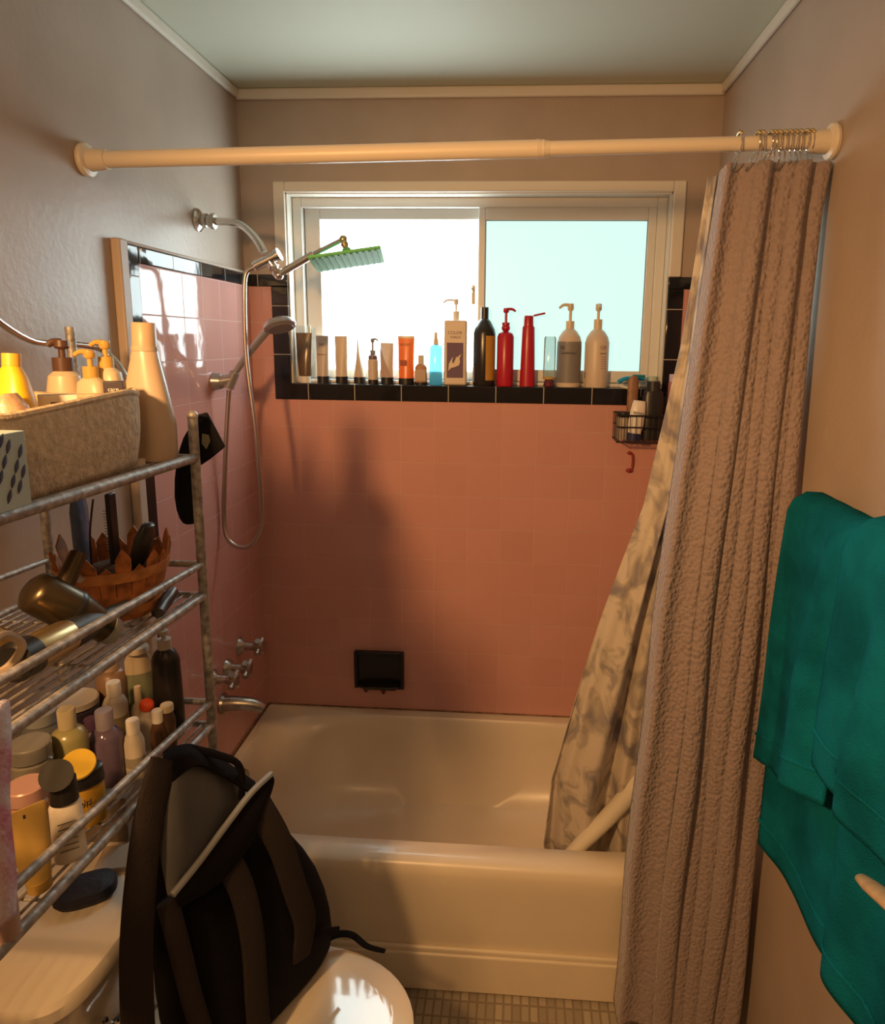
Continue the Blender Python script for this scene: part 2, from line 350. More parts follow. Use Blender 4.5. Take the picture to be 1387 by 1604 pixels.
# ------------------------------------------------------------------ liner
def liner_mat():
    m = mat('printed_liner', (.70, .62, .50), .5); nt = m.node_tree; b = nt.nodes['Principled BSDF']; L = nt.links.new
    tc = nt.nodes.new('ShaderNodeTexCoord'); mp = nt.nodes.new('ShaderNodeMapping'); mp.inputs['Scale'].default_value = (17, 17, 13); L(tc.outputs['Object'], mp.inputs[0])
    n = nt.nodes.new('ShaderNodeTexNoise'); n.inputs['Scale'].default_value = 1; n.inputs['Detail'].default_value = 6; n.inputs['Distortion'].default_value = .8; L(mp.outputs[0], n.inputs['Vector'])
    r = nt.nodes.new('ShaderNodeValToRGB'); e = r.color_ramp.elements; e[0].position = .36; e[0].color = (.36, .33, .36, 1); e[1].position = .54; e[1].color = (.78, .71, .60, 1)
    q = e.new(.46); q.color = (.58, .52, .44, 1)
    L(n.outputs['Fac'], r.inputs[0]); L(r.outputs[0], b.inputs['Base Color'])
    b.inputs['Transmission Weight'].default_value = 0
    t = nt.nodes.new('ShaderNodeBsdfTranslucent'); L(r.outputs[0], t.inputs[0]); mx = nt.nodes.new('ShaderNodeMixShader'); mx.inputs[0].default_value = .35
    L(b.outputs[0], mx.inputs[1]); L(t.outputs[0], mx.inputs[2]); L(mx.outputs[0], nt.nodes['Material Output'].inputs[0]); return m
LINM = liner_mat()
def lin_left(v):   # v 0 bottom 1 top, left edge
    return (interp([(0, .985), (.08, .97), (.2, .985), (.45, 1.094), (.62, 1.178), (.82, 1.222), (1, 1.243)], v), interp([(0, -.52), (.15, -.58), (.45, -.645), (1, -.752)], v))
def liner_fn(u, v):
    z = lerp(.16, 1.972, v); lx, ly = lin_left(v)
    rx = interp([(0, 1.33), (.3, 1.32), (1, 1.31)], v); ry = interp([(0, -.55), (.15, -.595), (.45, -.65), (1, -.748)], v)
    f = (1-v)**.6
    y = lerp(ly, ry, u) + (.022*math.sin(u*17+v*1.5)+.012*math.sin(u*31+v*4))*(.25+f*.9)
    x = lerp(lx, rx, u) + .01*math.sin(u*14+z*4)*f
    if z < .55: y = max(y, -.628 if z > .30 else -.60)
    return (x, y, z)
lin = MB().grid(liner_fn, 90, 100).build('shower_curtain_liner', LINM, solid=.0015, ang=180)
tag(lin, 'cream shower liner with grey mottled print sweeping diagonally into the tub', 'shower curtain liner')
fold = MB().tube([P(1075, 1120, 'y', -.60), P(1040, 1175, 'y', -.605), P(1000, 1228, 'y', -.61), P(955, 1278, 'y', -.60), P(915, 1318, 'y', -.605), P(880, 1355, 'y', -.60)], lambda t: .030-.012*t, seg=16)
f_o = fold.build('hem_fold', mat('liner_hem', (.70, .64, .52), .5), lin); f_o.parent = lin
# ------------------------------------------------------------------ hooks
def hook(x, sway, label):
    zc = rz(x); t = thing('curtain_hook', label, 'curtain hook', (x, -.80, zc), group='shower curtain hooks')
    wire = MB(); pts = []
    for k in range(15):
        a = -PI*.35 + k/14*PI*1.65
        pts.append((sway*.1*math.sin(a), -.0195*math.cos(a), .0195*math.sin(a)))
    pts = [(sway*.9, -.012, -.052), (sway*.6, -.026, -.034)] + pts[::1] + [(sway*.4, .010, -.03)]
    wire.tube(pts, .0013, seg=6, smooth=3); wire.build('wire', CHROME, t)
    bd = MB()
    for k in range(5):
        a = PI*(.25+.125*k); bd.sph((0, -.0205*math.cos(a), .0205*math.sin(a)), .0036, seg=8)
    bd.build('roller_ball', BRASS, t)
hx = [1158, 1186, 1193, 1206, 1212, 1219, 1228, 1236, 1244, 1252, 1262, 1270]
for i, px in enumerate(hx):
    x = P(px, 222, 'y', -.80).x
    hook(x, [-.012, -.022, -.012, -.024, -.022, -.004, -.01, -.004, 0, -.006, -.002, -.004][i],
         'beaded wire curtain hook standing apart left of the cluster' if i == 0 else 'beaded wire curtain hook in the tight cluster near the right wall')
# ------------------------------------------------------------------ shower plumbing
sh = thing('wall_shower', 'chrome shower arm with wall flange and diverter above the black tile edge', 'shower arm', (0, -.31, 1.962))
def loc(p, o): return Vector(p)-Vector(o)
O = (0, -.31, 1.962)
MB().lathe([(.030, .0), (.030, .004), (.022, .010), (.012, .014)], M=Matrix.Translation((0.001, 0, 0)) @ Matrix.Rotation(PI/2, 4, 'Y')).build('flange', CHROME, sh)
MB().cyl((.014, 0, 0), (.052, 0, -.003), .02, prof=[(.014, 0), (.019, .1), (.019, .35), (.015, .4), (.015, .6), (.021, .65), (.021, .95), (.012, 1)], seg=8).build('coupling', DULLCH, sh)
a0 = loc(P(330, 347, 'y', -.31), O)
MB().tube([(.05, 0, -.003), loc(P(360, 348, 'y', -.315), O), loc(P(380, 353, 'y', -.32), O), loc(P(400, 372, 'y', -.33), O), loc(P(413, 395, 'y', -.335), O)], .0105).build('pipe', CHROME, sh)
d0 = loc(P(398, 418, 'y', -.34), O); d1 = loc(P(438, 398, 'y', -.34), O)
MB().cyl(d0, d1, .014, prof=[(.010, 0), (.0135, .05), (.0135, .85), (.018, .87), (.018, 1)]).build('diverter', CHROME, sh)
e0 = loc(P(423, 410, 'y', -.34), O); e1 = loc(P(437, 431, 'y', -.335), O)
MB().cyl(e0, e1, .012, prof=[(.011, 0), (.011, .3), (.016, .45), (.009, .6), (.014, .75), (.012, 1)]).sph(e1, .013).build('swivel', CHROME, sh)
rh = thing('rain_shower_head', 'flat rectangular green rain shower head in front of the window', 'shower head', P(545, 396, 'y', -.38))
O2 = rh.location
q0 = loc(P(440, 428, 'y', -.335), O2); q1 = loc(P(492, 398, 'y', -.345), O2); q2 = loc(P(538, 375, 'y', -.36), O2)
MB().cyl(q0, q1, .0095).cyl(q1, q2, .0065).build('extension_arm', CHROME, rh)
q3 = loc(P(543, 392, 'y', -.375), O2)
MB().sph(q2, .011).cyl(q2, q3, .009, prof=[(.006, 0), (.008, .3), (.0105, .5), (.007, .75), (.012, 1)]).build('ball_joint', BRASS, rh)
GRN = mat('green_nozzle_plate', (.16, .62, .20), .6); GRD = mat('green_rubber', (.04, .24, .06), .6)
Mh = Matrix.Translation((0, 0, -.020)) @ Euler((math.radians(-8), math.radians(-9), math.radians(8))).to_matrix().to_4x4()
MB().cbox((0, 0, .004), (.092, .072, .004), Mh).build('plate', GRN, rh, bevel=.003)
st = MB()
for k in range(11): st.cbox((-.078+k*.0156, 0, -.0012), (.0028, .064, .0012), Mh)
st.build('nozzle_strip', GRD, rh)
# hand shower
hs = thing('hand_shower', 'grey handheld shower resting in its wall bracket on the pink tiles', 'hand shower', P(372, 580, 'y', -.30))
O3 = hs.location
GREYP = mat('satin_chrome_plastic', (.36, .35, .37), .28, .6)
h0, h1, h2 = loc(P(360, 598, 'y', -.30), O3), loc(P(385, 560, 'y', -.30), O3), loc(P(420, 517, 'y', -.31), O3)
MB().tube([h0, h1, h2, loc(P(436, 506, 'y', -.315), O3)], lambda t: .0085+.004*t).build('handle', GREYP, hs)
hc = loc(P(438, 508, 'y', -.315), O3)
Mr = Matrix.Translation(hc) @ Vector((.30, -.25, -.9)).to_track_quat('Z', 'Y').to_matrix().to_4x4()
MB().lathe([(.012, -.016), (.034, -.010), (.044, .0), (.045, .008), (.041, .012)], M=Mr).build('spray_head', GREYP, hs)
MB().lathe([(.036, .012), (.034, .0145)], M=Mr).build('spray_face', mat('spray_face', (.2, .2, .22), .5), hs)
hb = thing('shower_bracket', 'angled chrome wall bracket holding the hand shower', 'shower bracket', (TL+.001, -.30, 1.528))
MB().cyl((0, 0, 0), (.022, 0, 0), .026, .021).cyl((.02, 0, 0), (.052, 0, .006), .019, .015).build('wall_mount', GREYP, hb)
MB().cyl(loc(P(358, 607, 'y', -.30), hb.location), loc(P(368, 583, 'y', -.30), hb.location), .0155, .014).build('cradle', GREYP, hb)
hz = MB()
R_ = [P(398, 419, 'y', -.34), P(386, 428, 'y', -.34), P(383, 460, 'y', -.34), P(386, 560, 'y', -.335), P(401, 680, 'y', -.335), P(410, 790, 'y', -.335), P(409, 825, 'y', -.33),
      P(395, 852, 'y', -.33), P(376, 857, 'y', -.325), P(356, 842, 'y', -.32), P(351, 800, 'y', -.31), P(354, 700, 'y', -.305), P(357, 640, 'y', -.30), P(359, 611, 'y', -.30)]
for p in R_: p.x = max(p.x, TL+.012)
tag(hz.tube(R_, .0065, smooth=8).build('shower_hose', mat('hose_metal', (.52, .46, .42), .3, 1)), 'long metal shower hose looping down in front of the pink tiles', 'hose')
# taps and spout
def valve(y, z, label):
    t = thing('tap', label, 'tap', (TL+.001, y, z), group='bath taps')
    MB().lathe([(.028, 0), (.026, .006), (.014, .018), (.012, .05)], M=Matrix.Rotation(PI/2, 4, 'Y')).build('escutcheon', DULLCH, t)
    hd = MB(); hd.cyl((.045, 0, 0), (.075, 0, 0), .014, .016, seg=12)
    for k in range(4):
        a = k*PI/2+.5; hd.cyl((.062, 0, 0), (.064, .030*math.cos(a), .030*math.sin(a)), .008, .0095, seg=10)
    hd.build('cross_handle', DULLCH, t)
valve(-.225, .69, 'tarnished cross tap nearest the back wall')
valve(-.325, .665, 'tarnished cross tap in the middle above the spout')
valve(-.425, .68, 'tarnished cross tap partly behind the shelf post')
sp_ = thing('tub_spout', 'metal tub spout sticking out from the pink tiles', 'tub spout', (TL+.001, -.37, .572))
MB().tube([(0, 0, 0), (.05, .003, .002), (.095, .012, -.006), (.118, .016, -.020)], lambda t: .024-.008*t, seg=16).build('spout_body', DULLCH, sp_)
MB().cyl((.001, 0, 0), (.010, 0, 0), .030, .028).build('collar', DULLCH, sp_)
# ------------------------------------------------------------------ bottles
def face(cx, cy): return math.atan2(CAM.y-cy, CAM.x-cx)
def pump(parent, z, m, ang, h=.05, r=.011, reach=.035, collar=.012):
    b = MB(); b.lathe([(r*1.0, z), (r, z+collar)]).lathe([(r*.35, z+collar), (r*.35, z+h*.75)])
    b.lathe([(r*.55, z+h*.72), (r*.75, z+h*.8), (r*.7, z+h)])
    c, s = math.cos(ang), math.sin(ang)
    b.tube([(0, 0, z+h*.93), (c*reach*.6, s*reach*.6, z+h*.95), (c*reach, s*reach, z+h*.82)], lambda t: r*(.42-.14*t), seg=8)
    return b.build('pump', m, parent)
def band(prof, z0, z1, a0, a1, off=.0006, sx=1, sy=1, n=14, exp=2):
    """curved label patch over a lathe profile"""
    tb = sorted([(z, r) for r, z in prof]); m_ = MB()
    def fn(u, v):
        z = lerp(z0, z1, v); r = interp(tb, z); a = lerp(a0, a1, u); c, s = math.cos(a), math.sin(a)
        k = 2/exp
        return ((r*sx+off)*math.copysign(abs(c)**k, c), (r*sy+off)*math.copysign(abs(s)**k, s), z)
    return m_.grid(fn, n, 6)
FR = -PI/2
SZ = Z0+.0005
def sill_item(name, label, cat, px, y=.026):
    p = P(px, 604, 'y', y); return thing(name, label, cat, (p.x, y, SZ))
PXM = .00207
def h_at(v, y=.026): return P(700, v, 'y', y).z-SZ
# 1 brown tube, clear top
t = sill_item('squeeze_tube', 'translucent brown tube standing on the sill far left by the casing', 'tube', 479, .03)
MB().loft([(.022, .021, .014), (.06, .023, .013), (.13, .026, .008), (h_at(524), .027, .003)]).build('body', mat('brown_gel', (.17, .10, .05), .2, trans=.3), t)
MB().loft([(h_at(524), .027, .003), (h_at(513), .027, .0015)]).build('crimp', CLEAR, t)
MB().lathe([(.018, 0), (.018, .021)]).build('cap', WHITEPL, t)
def tube(name, label, px, top, wpx, body, capm, caph=.022, y=.026, thin=.004, cat='tube', stripe=None, txt=None):
    t = sill_item(name, label, cat, px, y); h = h_at(top); r = wpx*PXM/2
    MB().loft([(caph, r*.92, r*.75), (caph+h*.3, r*.97, r*.6), (h*.9, r, thin), (h, r, thin*.5)]).build('body', body, t)
    MB().lathe([(r*.95, 0), (r*.95, caph)]).build('cap', capm, t)
    if stripe:
        MB().poly(stripe[0], -r*.76, -r*.74+.002).build('printed_panel', stripe[1], t)
    return t, h, r
T_GREY = mat('grey_tube', (.52, .45, .38), .4); T_BEIGE = mat('beige_tube', (.60, .50, .38), .4); T_PINKW = mat('pale_tube', (.62, .55, .50), .4)
t, h, r = tube('squeeze_tube', 'white tube on black cap beside the brown tube', 507, 528, 20, T_GREY, BLACKP)
text('hair', .010, DARKINK, t, (0, -r*.55, h*.82), (PI/2, 0, 0)); MB().box((-.014, -r*.66, h*.6), (.014, -r*.60, h*.61)).build('print_line', DARKINK, t)
tube('squeeze_tube', 'plain beige tube on black cap, second of the black capped tubes', 536, 528, 20, T_BEIGE, BLACKP)
t = sill_item('squeeze_tube', 'beige tube seen edge on, tapering to a point', 'tube', 564, .03)
h = h_at(528)
MB().loft([(.021, .019, .019), (.05, .016, .021), (.09, .009, .022), (h, .0012, .023)]).build('body', T_BEIGE, t)
MB().lathe([(.019, 0), (.019, .021)]).build('cap', BLACKP, t)
t = sill_item('pump_bottle', 'tiny pump bottle with grey pump between the tapered tube and the pink tube', 'bottle', 585, .012)
MB().lathe([(.016, .014), (.0165, .07), (.016, .078), (.008, .083)]).build('body', T_BEIGE, t)
MB().lathe([(.0165, 0), (.0165, .014)]).build('base_cap', BLACKP, t)
MB().lathe([(.015, .0785), (.014, .090), (.007, .097)]).build('collar', mat('brown_collar', (.16, .09, .08), .4), t)
pump(t, .096, mat('grey_pump', (.22, .22, .20), .4), 0, h=.05, r=.009, reach=.018)
t, h, r = tube('squeeze_tube', 'pale tube with pink diagonal panel on a black cap', 607, 538, 21, T_PINKW, BLACKP)
MB().poly([(-.019, .024), (.017, .024), (.005, .05), (-.006, .075), (-.014, .105), (-.019, .115)], -r*.80, -r*.74).build('diagonal_panel', mat('dusty_pink_print', (.42, .30, .26), .5), t)
ORG = mat('orange_tube', (.90, .20, .04), .3, sss=.1)
t, h, r = tube('squeeze_tube', 'bright orange tube on a black cap', 637, 527, 26, ORG, BLACKP, .02, thin=.005)
MB().loft([(h-.008, r, .004), (h+.0006, r*1.01, .0035)]).build('crimp', CREAMPL, t)
text('BOOST', .011, mat('brown_ink', (.3, .10, .02), .5), t, (0, -r*.5, h*.82), (PI/2, 0, 0))
MB().box((-.018, -r*.80, .060), (.004, -r*.72, .078)).build('printed_block', mat('dark_orange', (.35, .05, .01), .5), t)
t = sill_item('small_bottle', 'small bottle of amber liquid with cream cap beside the orange tube', 'bottle', 660, .02)
MB().loft([(.008, .020, .014, 3), (.055, .020, .014, 3), (.064, .014, .010, 3), (.068, .009, .009)]).build('body', mat('amber_liquid', (.50, .26, .12), .2, trans=.2), t)
MB().box((-.017, -.0155, .012), (.017, -.0142, .048)).build('label_panel', mat('tan_label', (.45, .33, .25), .5), t)
MB().lathe([(.021, 0), (.021, .008)]).build('foot', BLACKP, t)
MB().lathe([(.010, .067), (.010, .095)]).build('cap', CREAMPL, t)
t = sill_item('spray_bottle', 'translucent blue spray bottle left of the tall white pump bottle', 'bottle', 683, .02)
BLU = mat('blue_liquid', (.12, .55, .75), .15, trans=.55)
MB().lathe([(.0195, 0), (.021, .004), (.021, .118), (.017, .126), (.009, .129)]).build('body', BLU, t)
MB().lathe([(.009, .128), (.009, .142), (.006, .150), (.0055, .168)]).build('spray_cap', CREAMPL, t)
# white rectangular pump bottle
t = sill_item('pump_bottle', 'tall square white pump bottle with purple leaf label', 'bottle', 714, .03)
WB = mat('warm_white_bottle', (.66, .55, .43), .4, sss=.05)
MB().cbox((0, 0, .103), (.037, .022, .103)).build('body', WB, t, bevel=.006)
pump(t, .206, WHITEPL, PI, h=.066, r=.012, reach=.042, collar=.028)
MB().box((-.027, -.0228, .024), (.026, -.0222, .135)).build('purple_label', PURPLE, t)
lf = [(-.022, .046), (-.020, .068), (-.012, .083), (-.006, .091), (-.010, .076), (-.006, .068), (.000, .080), (.004, .092), (.006, .088), (.012, .094), (.020, .100), (.014, .086), (.016, .074), (.012, .064), (-.002, .058), (-.012, .056)]
MB().poly(lf, -.0236, -.0229).build('leaf_emblem', CREAMPL, t)
text('COLOR', .0135, PURPLE, t, (-.001, -.0226, .166), (PI/2, 0, 0)); text('SHIELD', .0105, PURPLE, t, (.001, -.0226, .152), (PI/2, 0, 0))
# dark bottle with yellow label
t = sill_item('dark_bottle', 'tall dark brown bottle with yellow side label and black cap', 'bottle', 758, .026)
pr = [(.034, 0), (.036, .006), (.036, .165), (.033, .178), (.020, .203), (.013, .210)]
MB().lathe(pr).build('body', mat('dark_brown_plastic', (.022, .018, .016), .25), t)
MB().lathe([(.0125, .209), (.0125, .247)]).build('cap', BLACKP, t)
band(pr, .018, .158, -PI*.44, -.25).build('yellow_label', mat('ochre_label', (.50, .26, .04), .5), t)
band(pr, .012, .062, -PI*.98, -PI*.80).build('grey_label', mat('grey_label', (.3, .28, .27), .5), t)
t = sill_item('pump_bottle', 'red pump bottle next to the dark yellow labelled bottle', 'bottle', 791, .012)
MB().lathe([(.026, 0), (.027, .005), (.0265, .155), (.022, .166), (.012, .171)]).build('body', RED, t)
MB().sph((0, 0, .183), .0135).build('round_collar', RED, t)
pump(t, .192, RED, 0, h=.052, r=.012, reach=.03, collar=.008)
t = sill_item('red_bottle', 'red shampoo bottle with its flip lid standing open', 'bottle', 826, .02)
MB().loft([(0, .024, .018), (.01, .0245, .018), (.1, .022, .017), (.185, .0195, .015), (.190, .017, .014)]).build('body', RED, t)
MB().loft([(.190, .0155, .013), (.219, .0145, .012), (.222, .013, .011)]).build('cap', RED, t)
MB().cbox((.034, 0, .222), (.019, .011, .003), Matrix.Translation((.015, 0, .22)) @ Matrix.Rotation(-.22, 4, 'Y') @ Matrix.Translation((-.015, 0, -.22))).build('open_lid', RED, t, bevel=.0025)
t = sill_item('clear_bottle', 'small clear bottle on a dark red cap between the red and grey bottles', 'bottle', 860, .014)
MB().loft([(.024, .019, .012), (.04, .0195, .013), (.152, .0185, .013), (.158, .016, .01)]).build('body', mat('clear_shampoo', (.75, .9, .88), .08, trans=.85), t)
MB().loft([(.024, .0197, .0132), (.032, .0198, .0134)]).build('gold_liquid', mat('gold_liquid', (.5, .33, .10), .3), t)
MB().lathe([(.016, 0), (.0185, .003), (.014, .020), (.012, .0235)]).build('cap', mat('maroon', (.12, .02, .03), .3), t)
prw = [(.0375, 0), (.0385, .006), (.0385, .140), (.034, .158), (.022, .176), (.014, .182)]
t = sill_item('pump_bottle', 'big round white pump bottle with a grey wraparound label', 'bottle', 890, .034)
MB().lathe(prw).build('body', WB, t)
band(prw, .014, .143, -PI*.98, -.02, n=30).build('grey_label', mat('slate_label', (.21, .20, .19), .5), t)
text('conditioner', .0105, DARKINK, t, (-.004, -.0405, .108), (PI/2, 0, 0)); text('N', .018, DARKINK, t, (-.024, -.034, .124), (PI/2, 0, -.6))
pump(t, .181, CREAMPL, PI, h=.080, r=.0135, reach=.036, collar=.026)
t = sill_item('pump_bottle', 'big round white pump bottle with pale text, nearest the black caddy', 'bottle', 933, .034)
MB().lathe(prw).build('body', WB, t)
pump(t, .181, CREAMPL, FR, h=.080, r=.0135, reach=.030, collar=.032)
FADE = mat('faded_print', (.36, .26, .24), .5)
text('CK', .016, FADE, t, (.016, -.0375, .125), (PI/2, 0, .35)); text('shampoo', .006, DARKINK, t, (.016, -.0380, .108), (PI/2, 0, .35))
ln = MB()
for k in range(6): ln.add(*(lambda b: (b.v, b.f))(band(prw, .06+k*.007, .0615+k*.007, -PI*.42, -PI*.24, .0008)))
ln.build('text_lines', FADE, t)
band(prw, .03, .048, -PI*.93, -PI*.85).build('printed_mark', FADE, t)
# ------------------------------------------------------------------ corner caddy and its contents
cd = thing('wire_caddy', 'black wire corner caddy hanging under the right end of the sill', 'caddy', (1.265, -.075, 1.350))
wc = MB()
for zz in (.004, .05, .085):
    wc.tube([(-.083, .055, zz), (-.083, -.045, zz), (-.07, -.055, zz), (.08, -.055, zz), (.092, -.045, zz), (.092, .055, zz), (-.083, .055, zz)], .0022 if zz < .08 else .0028, seg=6, smooth=2)
for k in range(11): wc.tube([(-.08+k*.0168, -.055, .085), (-.08+k*.0168, -.055, .004), (-.08+k*.0168, .055, .004)], .0012, seg=5, smooth=0)
for k in range(4): wc.tube([(-.083, -.04+k*.03, .085), (-.083, -.04+k*.03, .004)], .0012, seg=5, smooth=0)
wc.build('wire_basket', BLACKP, cd)
MB().cbox((.02, .060, .10), (.06, .003, .035)).build('back_plate', BLACKP, cd, bevel=.002)
CZ = 1.358
t = thing('jar', 'grey jar in the left corner of the wire caddy', 'jar', (1.205, -.085, CZ)); MB().lathe([(.021, 0), (.022, .004), (.022, .066), (.020, .07)]).build('body', mat('grey_jar', (.34, .28, .22), .4), t); MB().lathe([(.023, .0705), (.023, .084)]).build('lid', BLACKP, t)
t = thing('lotion_bottle', 'white lotion bottle with navy cap standing upside down in the caddy', 'bottle', (1.234, -.106, CZ), (0, math.radians(6), 0))
MB().loft([(.022, .020, .013), (.05, .024, .014), (.09, .023, .013), (.118, .019, .010), (.121, .017, .008)]).build('body', WHITEPL, t)
MB().loft([(0, .021, .014), (.022, .022, .014)]).build('cap', NAVY, t)
text('lotion', .013, NAVY, t, (0, -.0145, .085), (PI/2, 0, 0))
t = thing('wooden_brush', 'brown wooden brush handle sticking up out of the caddy', 'brush', (1.232, -.062, CZ)); 
MB().loft([(0, .012, .008), (.10, .017, .008), (.17, .017, .008), (.187, .014, .007), (.193, .006, .004)]).build('handle', mat('wet_wood', (.25, .13, .07), .45, var=(30, .3)), t)
t = thing('black_bottle', 'wide black bottle in the caddy beside the wooden handle', 'bottle', (1.290, -.080, CZ)); 
MB().loft([(0, .032, .022, 3), (.13, .032, .022, 3), (.148, .028, .018, 3)]).build('body', BLACKP, t); MB().lathe([(.020, .1485), (.020, .178)]).build('cap', mat('black_cap', (.02, .02, .025), .4), t)
t = thing('pink_bottle', 'rose coloured bottle at the right of the caddy half behind the liner', 'bottle', (1.346, -.075, CZ)); 
MB().loft([(0, .012, .014, 3), (.17, .010, .013, 3), (.176, .009, .011, 3)]).build('body', mat('rose_plastic', (.40, .14, .15), .3), t); MB().lathe([(.009, .1765), (.009, .200)]).build('cap', mat('lilac_cap', (.55, .45, .60), .4), t)
t = thing('razor', 'bright blue plastic razor lying across the sill corner', 'razor', P(985, 597, 'y', -.01), (0, 0, 0))
MB().tube([(-.032, 0, -.004), (-.015, 0, .006), (.01, 0, .010), (.05, 0, .008)], lambda t: .0075-.002*t, seg=10).build('handle', mat('blue_razor', (.01, .30, .60), .35), t)
MB().tube([(.012, -.003, .0175), (.05, -.003, .0165)], .004, seg=8, smooth=0).build('grip', mat('teal_grip', (.02, .22, .28), .5), t)
t = thing('sill_razor', 'pale grey razor head poking out below the blue razor', 'razor', P(978, 606, 'y', -.016)); MB().cbox((0, 0, .0), (.017, .006, .004), Matrix.Rotation(.25, 4, 'Y')).build('razor_head', VINYL, t, bevel=.002)
t = thing('cream_jar', 'small pale green cap on the sill between razor and black bottle', 'cap', (P(1023, 597, 'y', .02).x, .03, SZ)); MB().lathe([(.014, 0), (.014, .035), (.012, .038)]).build('cap', mat('pale_green', (.45, .52, .42), .4), t)
DR = mat('dark_red', (.28, .03, .03), .35)
hk = thing('wall_hook', 'dark red hook hanging on the pink tiles under the caddy', 'hook', (1.243, -.010, 1.25))
MB().tube([(-.004, -.004, .052), (.006, -.006, .048), (.008, -.006, .02), (.004, -.007, .002), (-.004, -.008, -.004)], .004, seg=8).build('stem', DR, hk)
MB().sph((-.003, -.010, -.002), .009, (1.2, .6, .8)).sph((-.004, -.006, .054), .008, (1, .5, .7)).build('knob', DR, hk)
# ------------------------------------------------------------------ over-toilet shelf
ET = thing('over_toilet_shelf', 'worn grey metal three tier shelf standing over the toilet on the left', 'shelf', (0, 0, 0))
XF, XK, YF, YN = .32, .035, -1.062, -1.66
def rail_z(base, slope, y): return base + slope*(-(y+1.062))
RAILS = {'top': (1.442, .02), 'g2': (1.247, .055), 's2': (1.188, .045), 'g3': (.978, .10), 's3': (.932, .075)}
MB().cyl((XF, YF, .004), (XF, YF, 1.515), .0085).sph((XF, YF, 1.515), .0095).build('front_post', WORN, ET)
MB().cyl((XF, YN, .004), (XF, YN, 1.535), .0085).build('front_post', WORN, ET)
MB().cyl((XK, YF, .004), (XK, YF, 1.51), .0085).build('back_post', WORN, ET)
MB().cyl((XK, YN, .004), (XK, YN, 1.66), .0085).build('back_post', WORN, ET)
for nm, r in (('top', .0085), ('g2', .0065), ('s2', .0075), ('g3', .0065), ('s3', .0075)):
    b, s_ = RAILS[nm]
    MB().cyl((XF, YF, rail_z(b, s_, YF)), (XF, YN, rail_z(b, s_, YN)), r).build('front_rail', WORN, ET)
    MB().cyl((XK, YF, rail_z(b, s_, YF)), (XK, YN, rail_z(b, s_, YN)), r*.8).build('back_rail', WORN, ET)
    MB().cyl((XK, YF, b), (XF, YF, b), .006).build('end_rail', WORN, ET); MB().cyl((XK, YN, rail_z(b, s_, YN)), (XF, YN, rail_z(b, s_, YN)), .006).build('end_rail', WORN, ET)
for nm in ('top', 's2', 's3'):
    b, s_ = RAILS[nm]; g = MB(); nW = 16
    for k in range(1, nW):
        x = lerp(XK, XF, k/nW); g.cyl((x, YF, rail_z(b, s_, YF)), (x, YN, rail_z(b, s_, YN)), .0021, seg=6)
    for k in range(1, 4):
        y = lerp(YF, YN, k/4); g.cyl((XK, y, rail_z(b, s_, y)-.004), (XF, y, rail_z(b, s_, y)-.004), .0022, seg=6)
    g.build('wire_deck', WORN, ET)
MB().tube([P(-60, 455, 'x', .045), P(0, 505, 'x', .045), P(45, 532, 'x', .045), P(80, 538, 'x', .045), P(125, 540, 'x', .05), P(160, 548, 'x', .06), P(186, 572, 'x', .09), P(205, 610, 'x', .12)], .006).build('arched_top_rail', CHROME, ET)
pp = P(109, 512, 'x', .05); MB().cyl((pp.x, pp.y, pp.z), (pp.x+.002, pp.y, 1.45), .0085).build('finial_post', WORN, ET)
def dz(nm, y, r=.0021): b, s_ = RAILS[nm]; return rail_z(b, s_, y)+r+.0008
def on(nm, u, v, y):
    """thing standing on tier nm whose top centre is seen at pixel u,v; returns (base location, height)"""
    p = P(u, v, 'y', y); b = dz(nm, y); return (p.x, y, b), p.z-b
# ---- top tier
BINM = mat('felt_bin', (.60, .47, .31), .95, var=(70, .15), bump=(110, 1))
bn = thing('storage_bin', 'tan felt storage bin full of bottles on the top shelf', 'bin', (.195, -1.345, dz('top', -1.345)), (0, 0, 0))
def bin_fn(inner):
    def fn(u, v):
        a = 2*PI*u; c, s = math.cos(a), math.sin(a); e = .38
        hx, hy = .108+.006*math.sin(v*3), .188
        x = hx*math.copysign(abs(c)**e, c); y = hy*math.copysign(abs(s)**e, s)
        k = 1-.05*(1-v)+.02*math.sin(a*5)*v*(1-v); z = .002+v*(.106+.006*math.sin(a*2+.5)+.003*math.sin(a*7))
        return (x*k, y*k, z)
    return fn
bw = MB().grid(bin_fn(0), 72, 10); bw.box((-.095, -.172, .0), (.095, .172, .006))
bw.build('felt_wall', BINM, bn, solid=.006, weld=True)
rim = MB(); rim.tube([Vector(bin_fn(0)(k/36, 1.0)) for k in range(37)], .0055, seg=8, smooth=2); rim.build('rolled_rim', BINM, bn)
t = thing('tissue_box', 'pale blue box with navy leaf pattern at the front edge of the top shelf', 'box', (.330, -1.560, dz('top', -1.56)+.009), (0, 0, 0))
def leafbox():
    m = mat('leaf_print', (.42, .55, .56), .5); nt = m.node_tree; b = nt.nodes['Principled BSDF']; L = nt.links.new
    return m
MB().cbox((-.012, 0, .041), (.028, .058, .041)).build('carton', leafbox(), t, bevel=.001)
lv = MB()
for i in range(-8, 9):
    for j in range(12):
        y = i*.0165 + j*.0076 - .02*0; z = .004 + j*.0150 + (i % 2)*.0075 - .04
        if -.052 < y < .052 and .002 < z < .072:
            M_ = Matrix.Translation((.0164, y, z)) @ Matrix.Rotation(-.42, 4, 'X'); lv.loft([(-.001, .0003, .0004), (.003, .0005, .0024), (.007, .0006, .0032), (.011, .0005, .0024), (.0150, .0003, .0004)], 10, M_)
lv.build('leaf_pattern', mat('navy_print', (.035, .05, .13), .5), t)
(p, h) = on('top', 98, 560, -1.10)
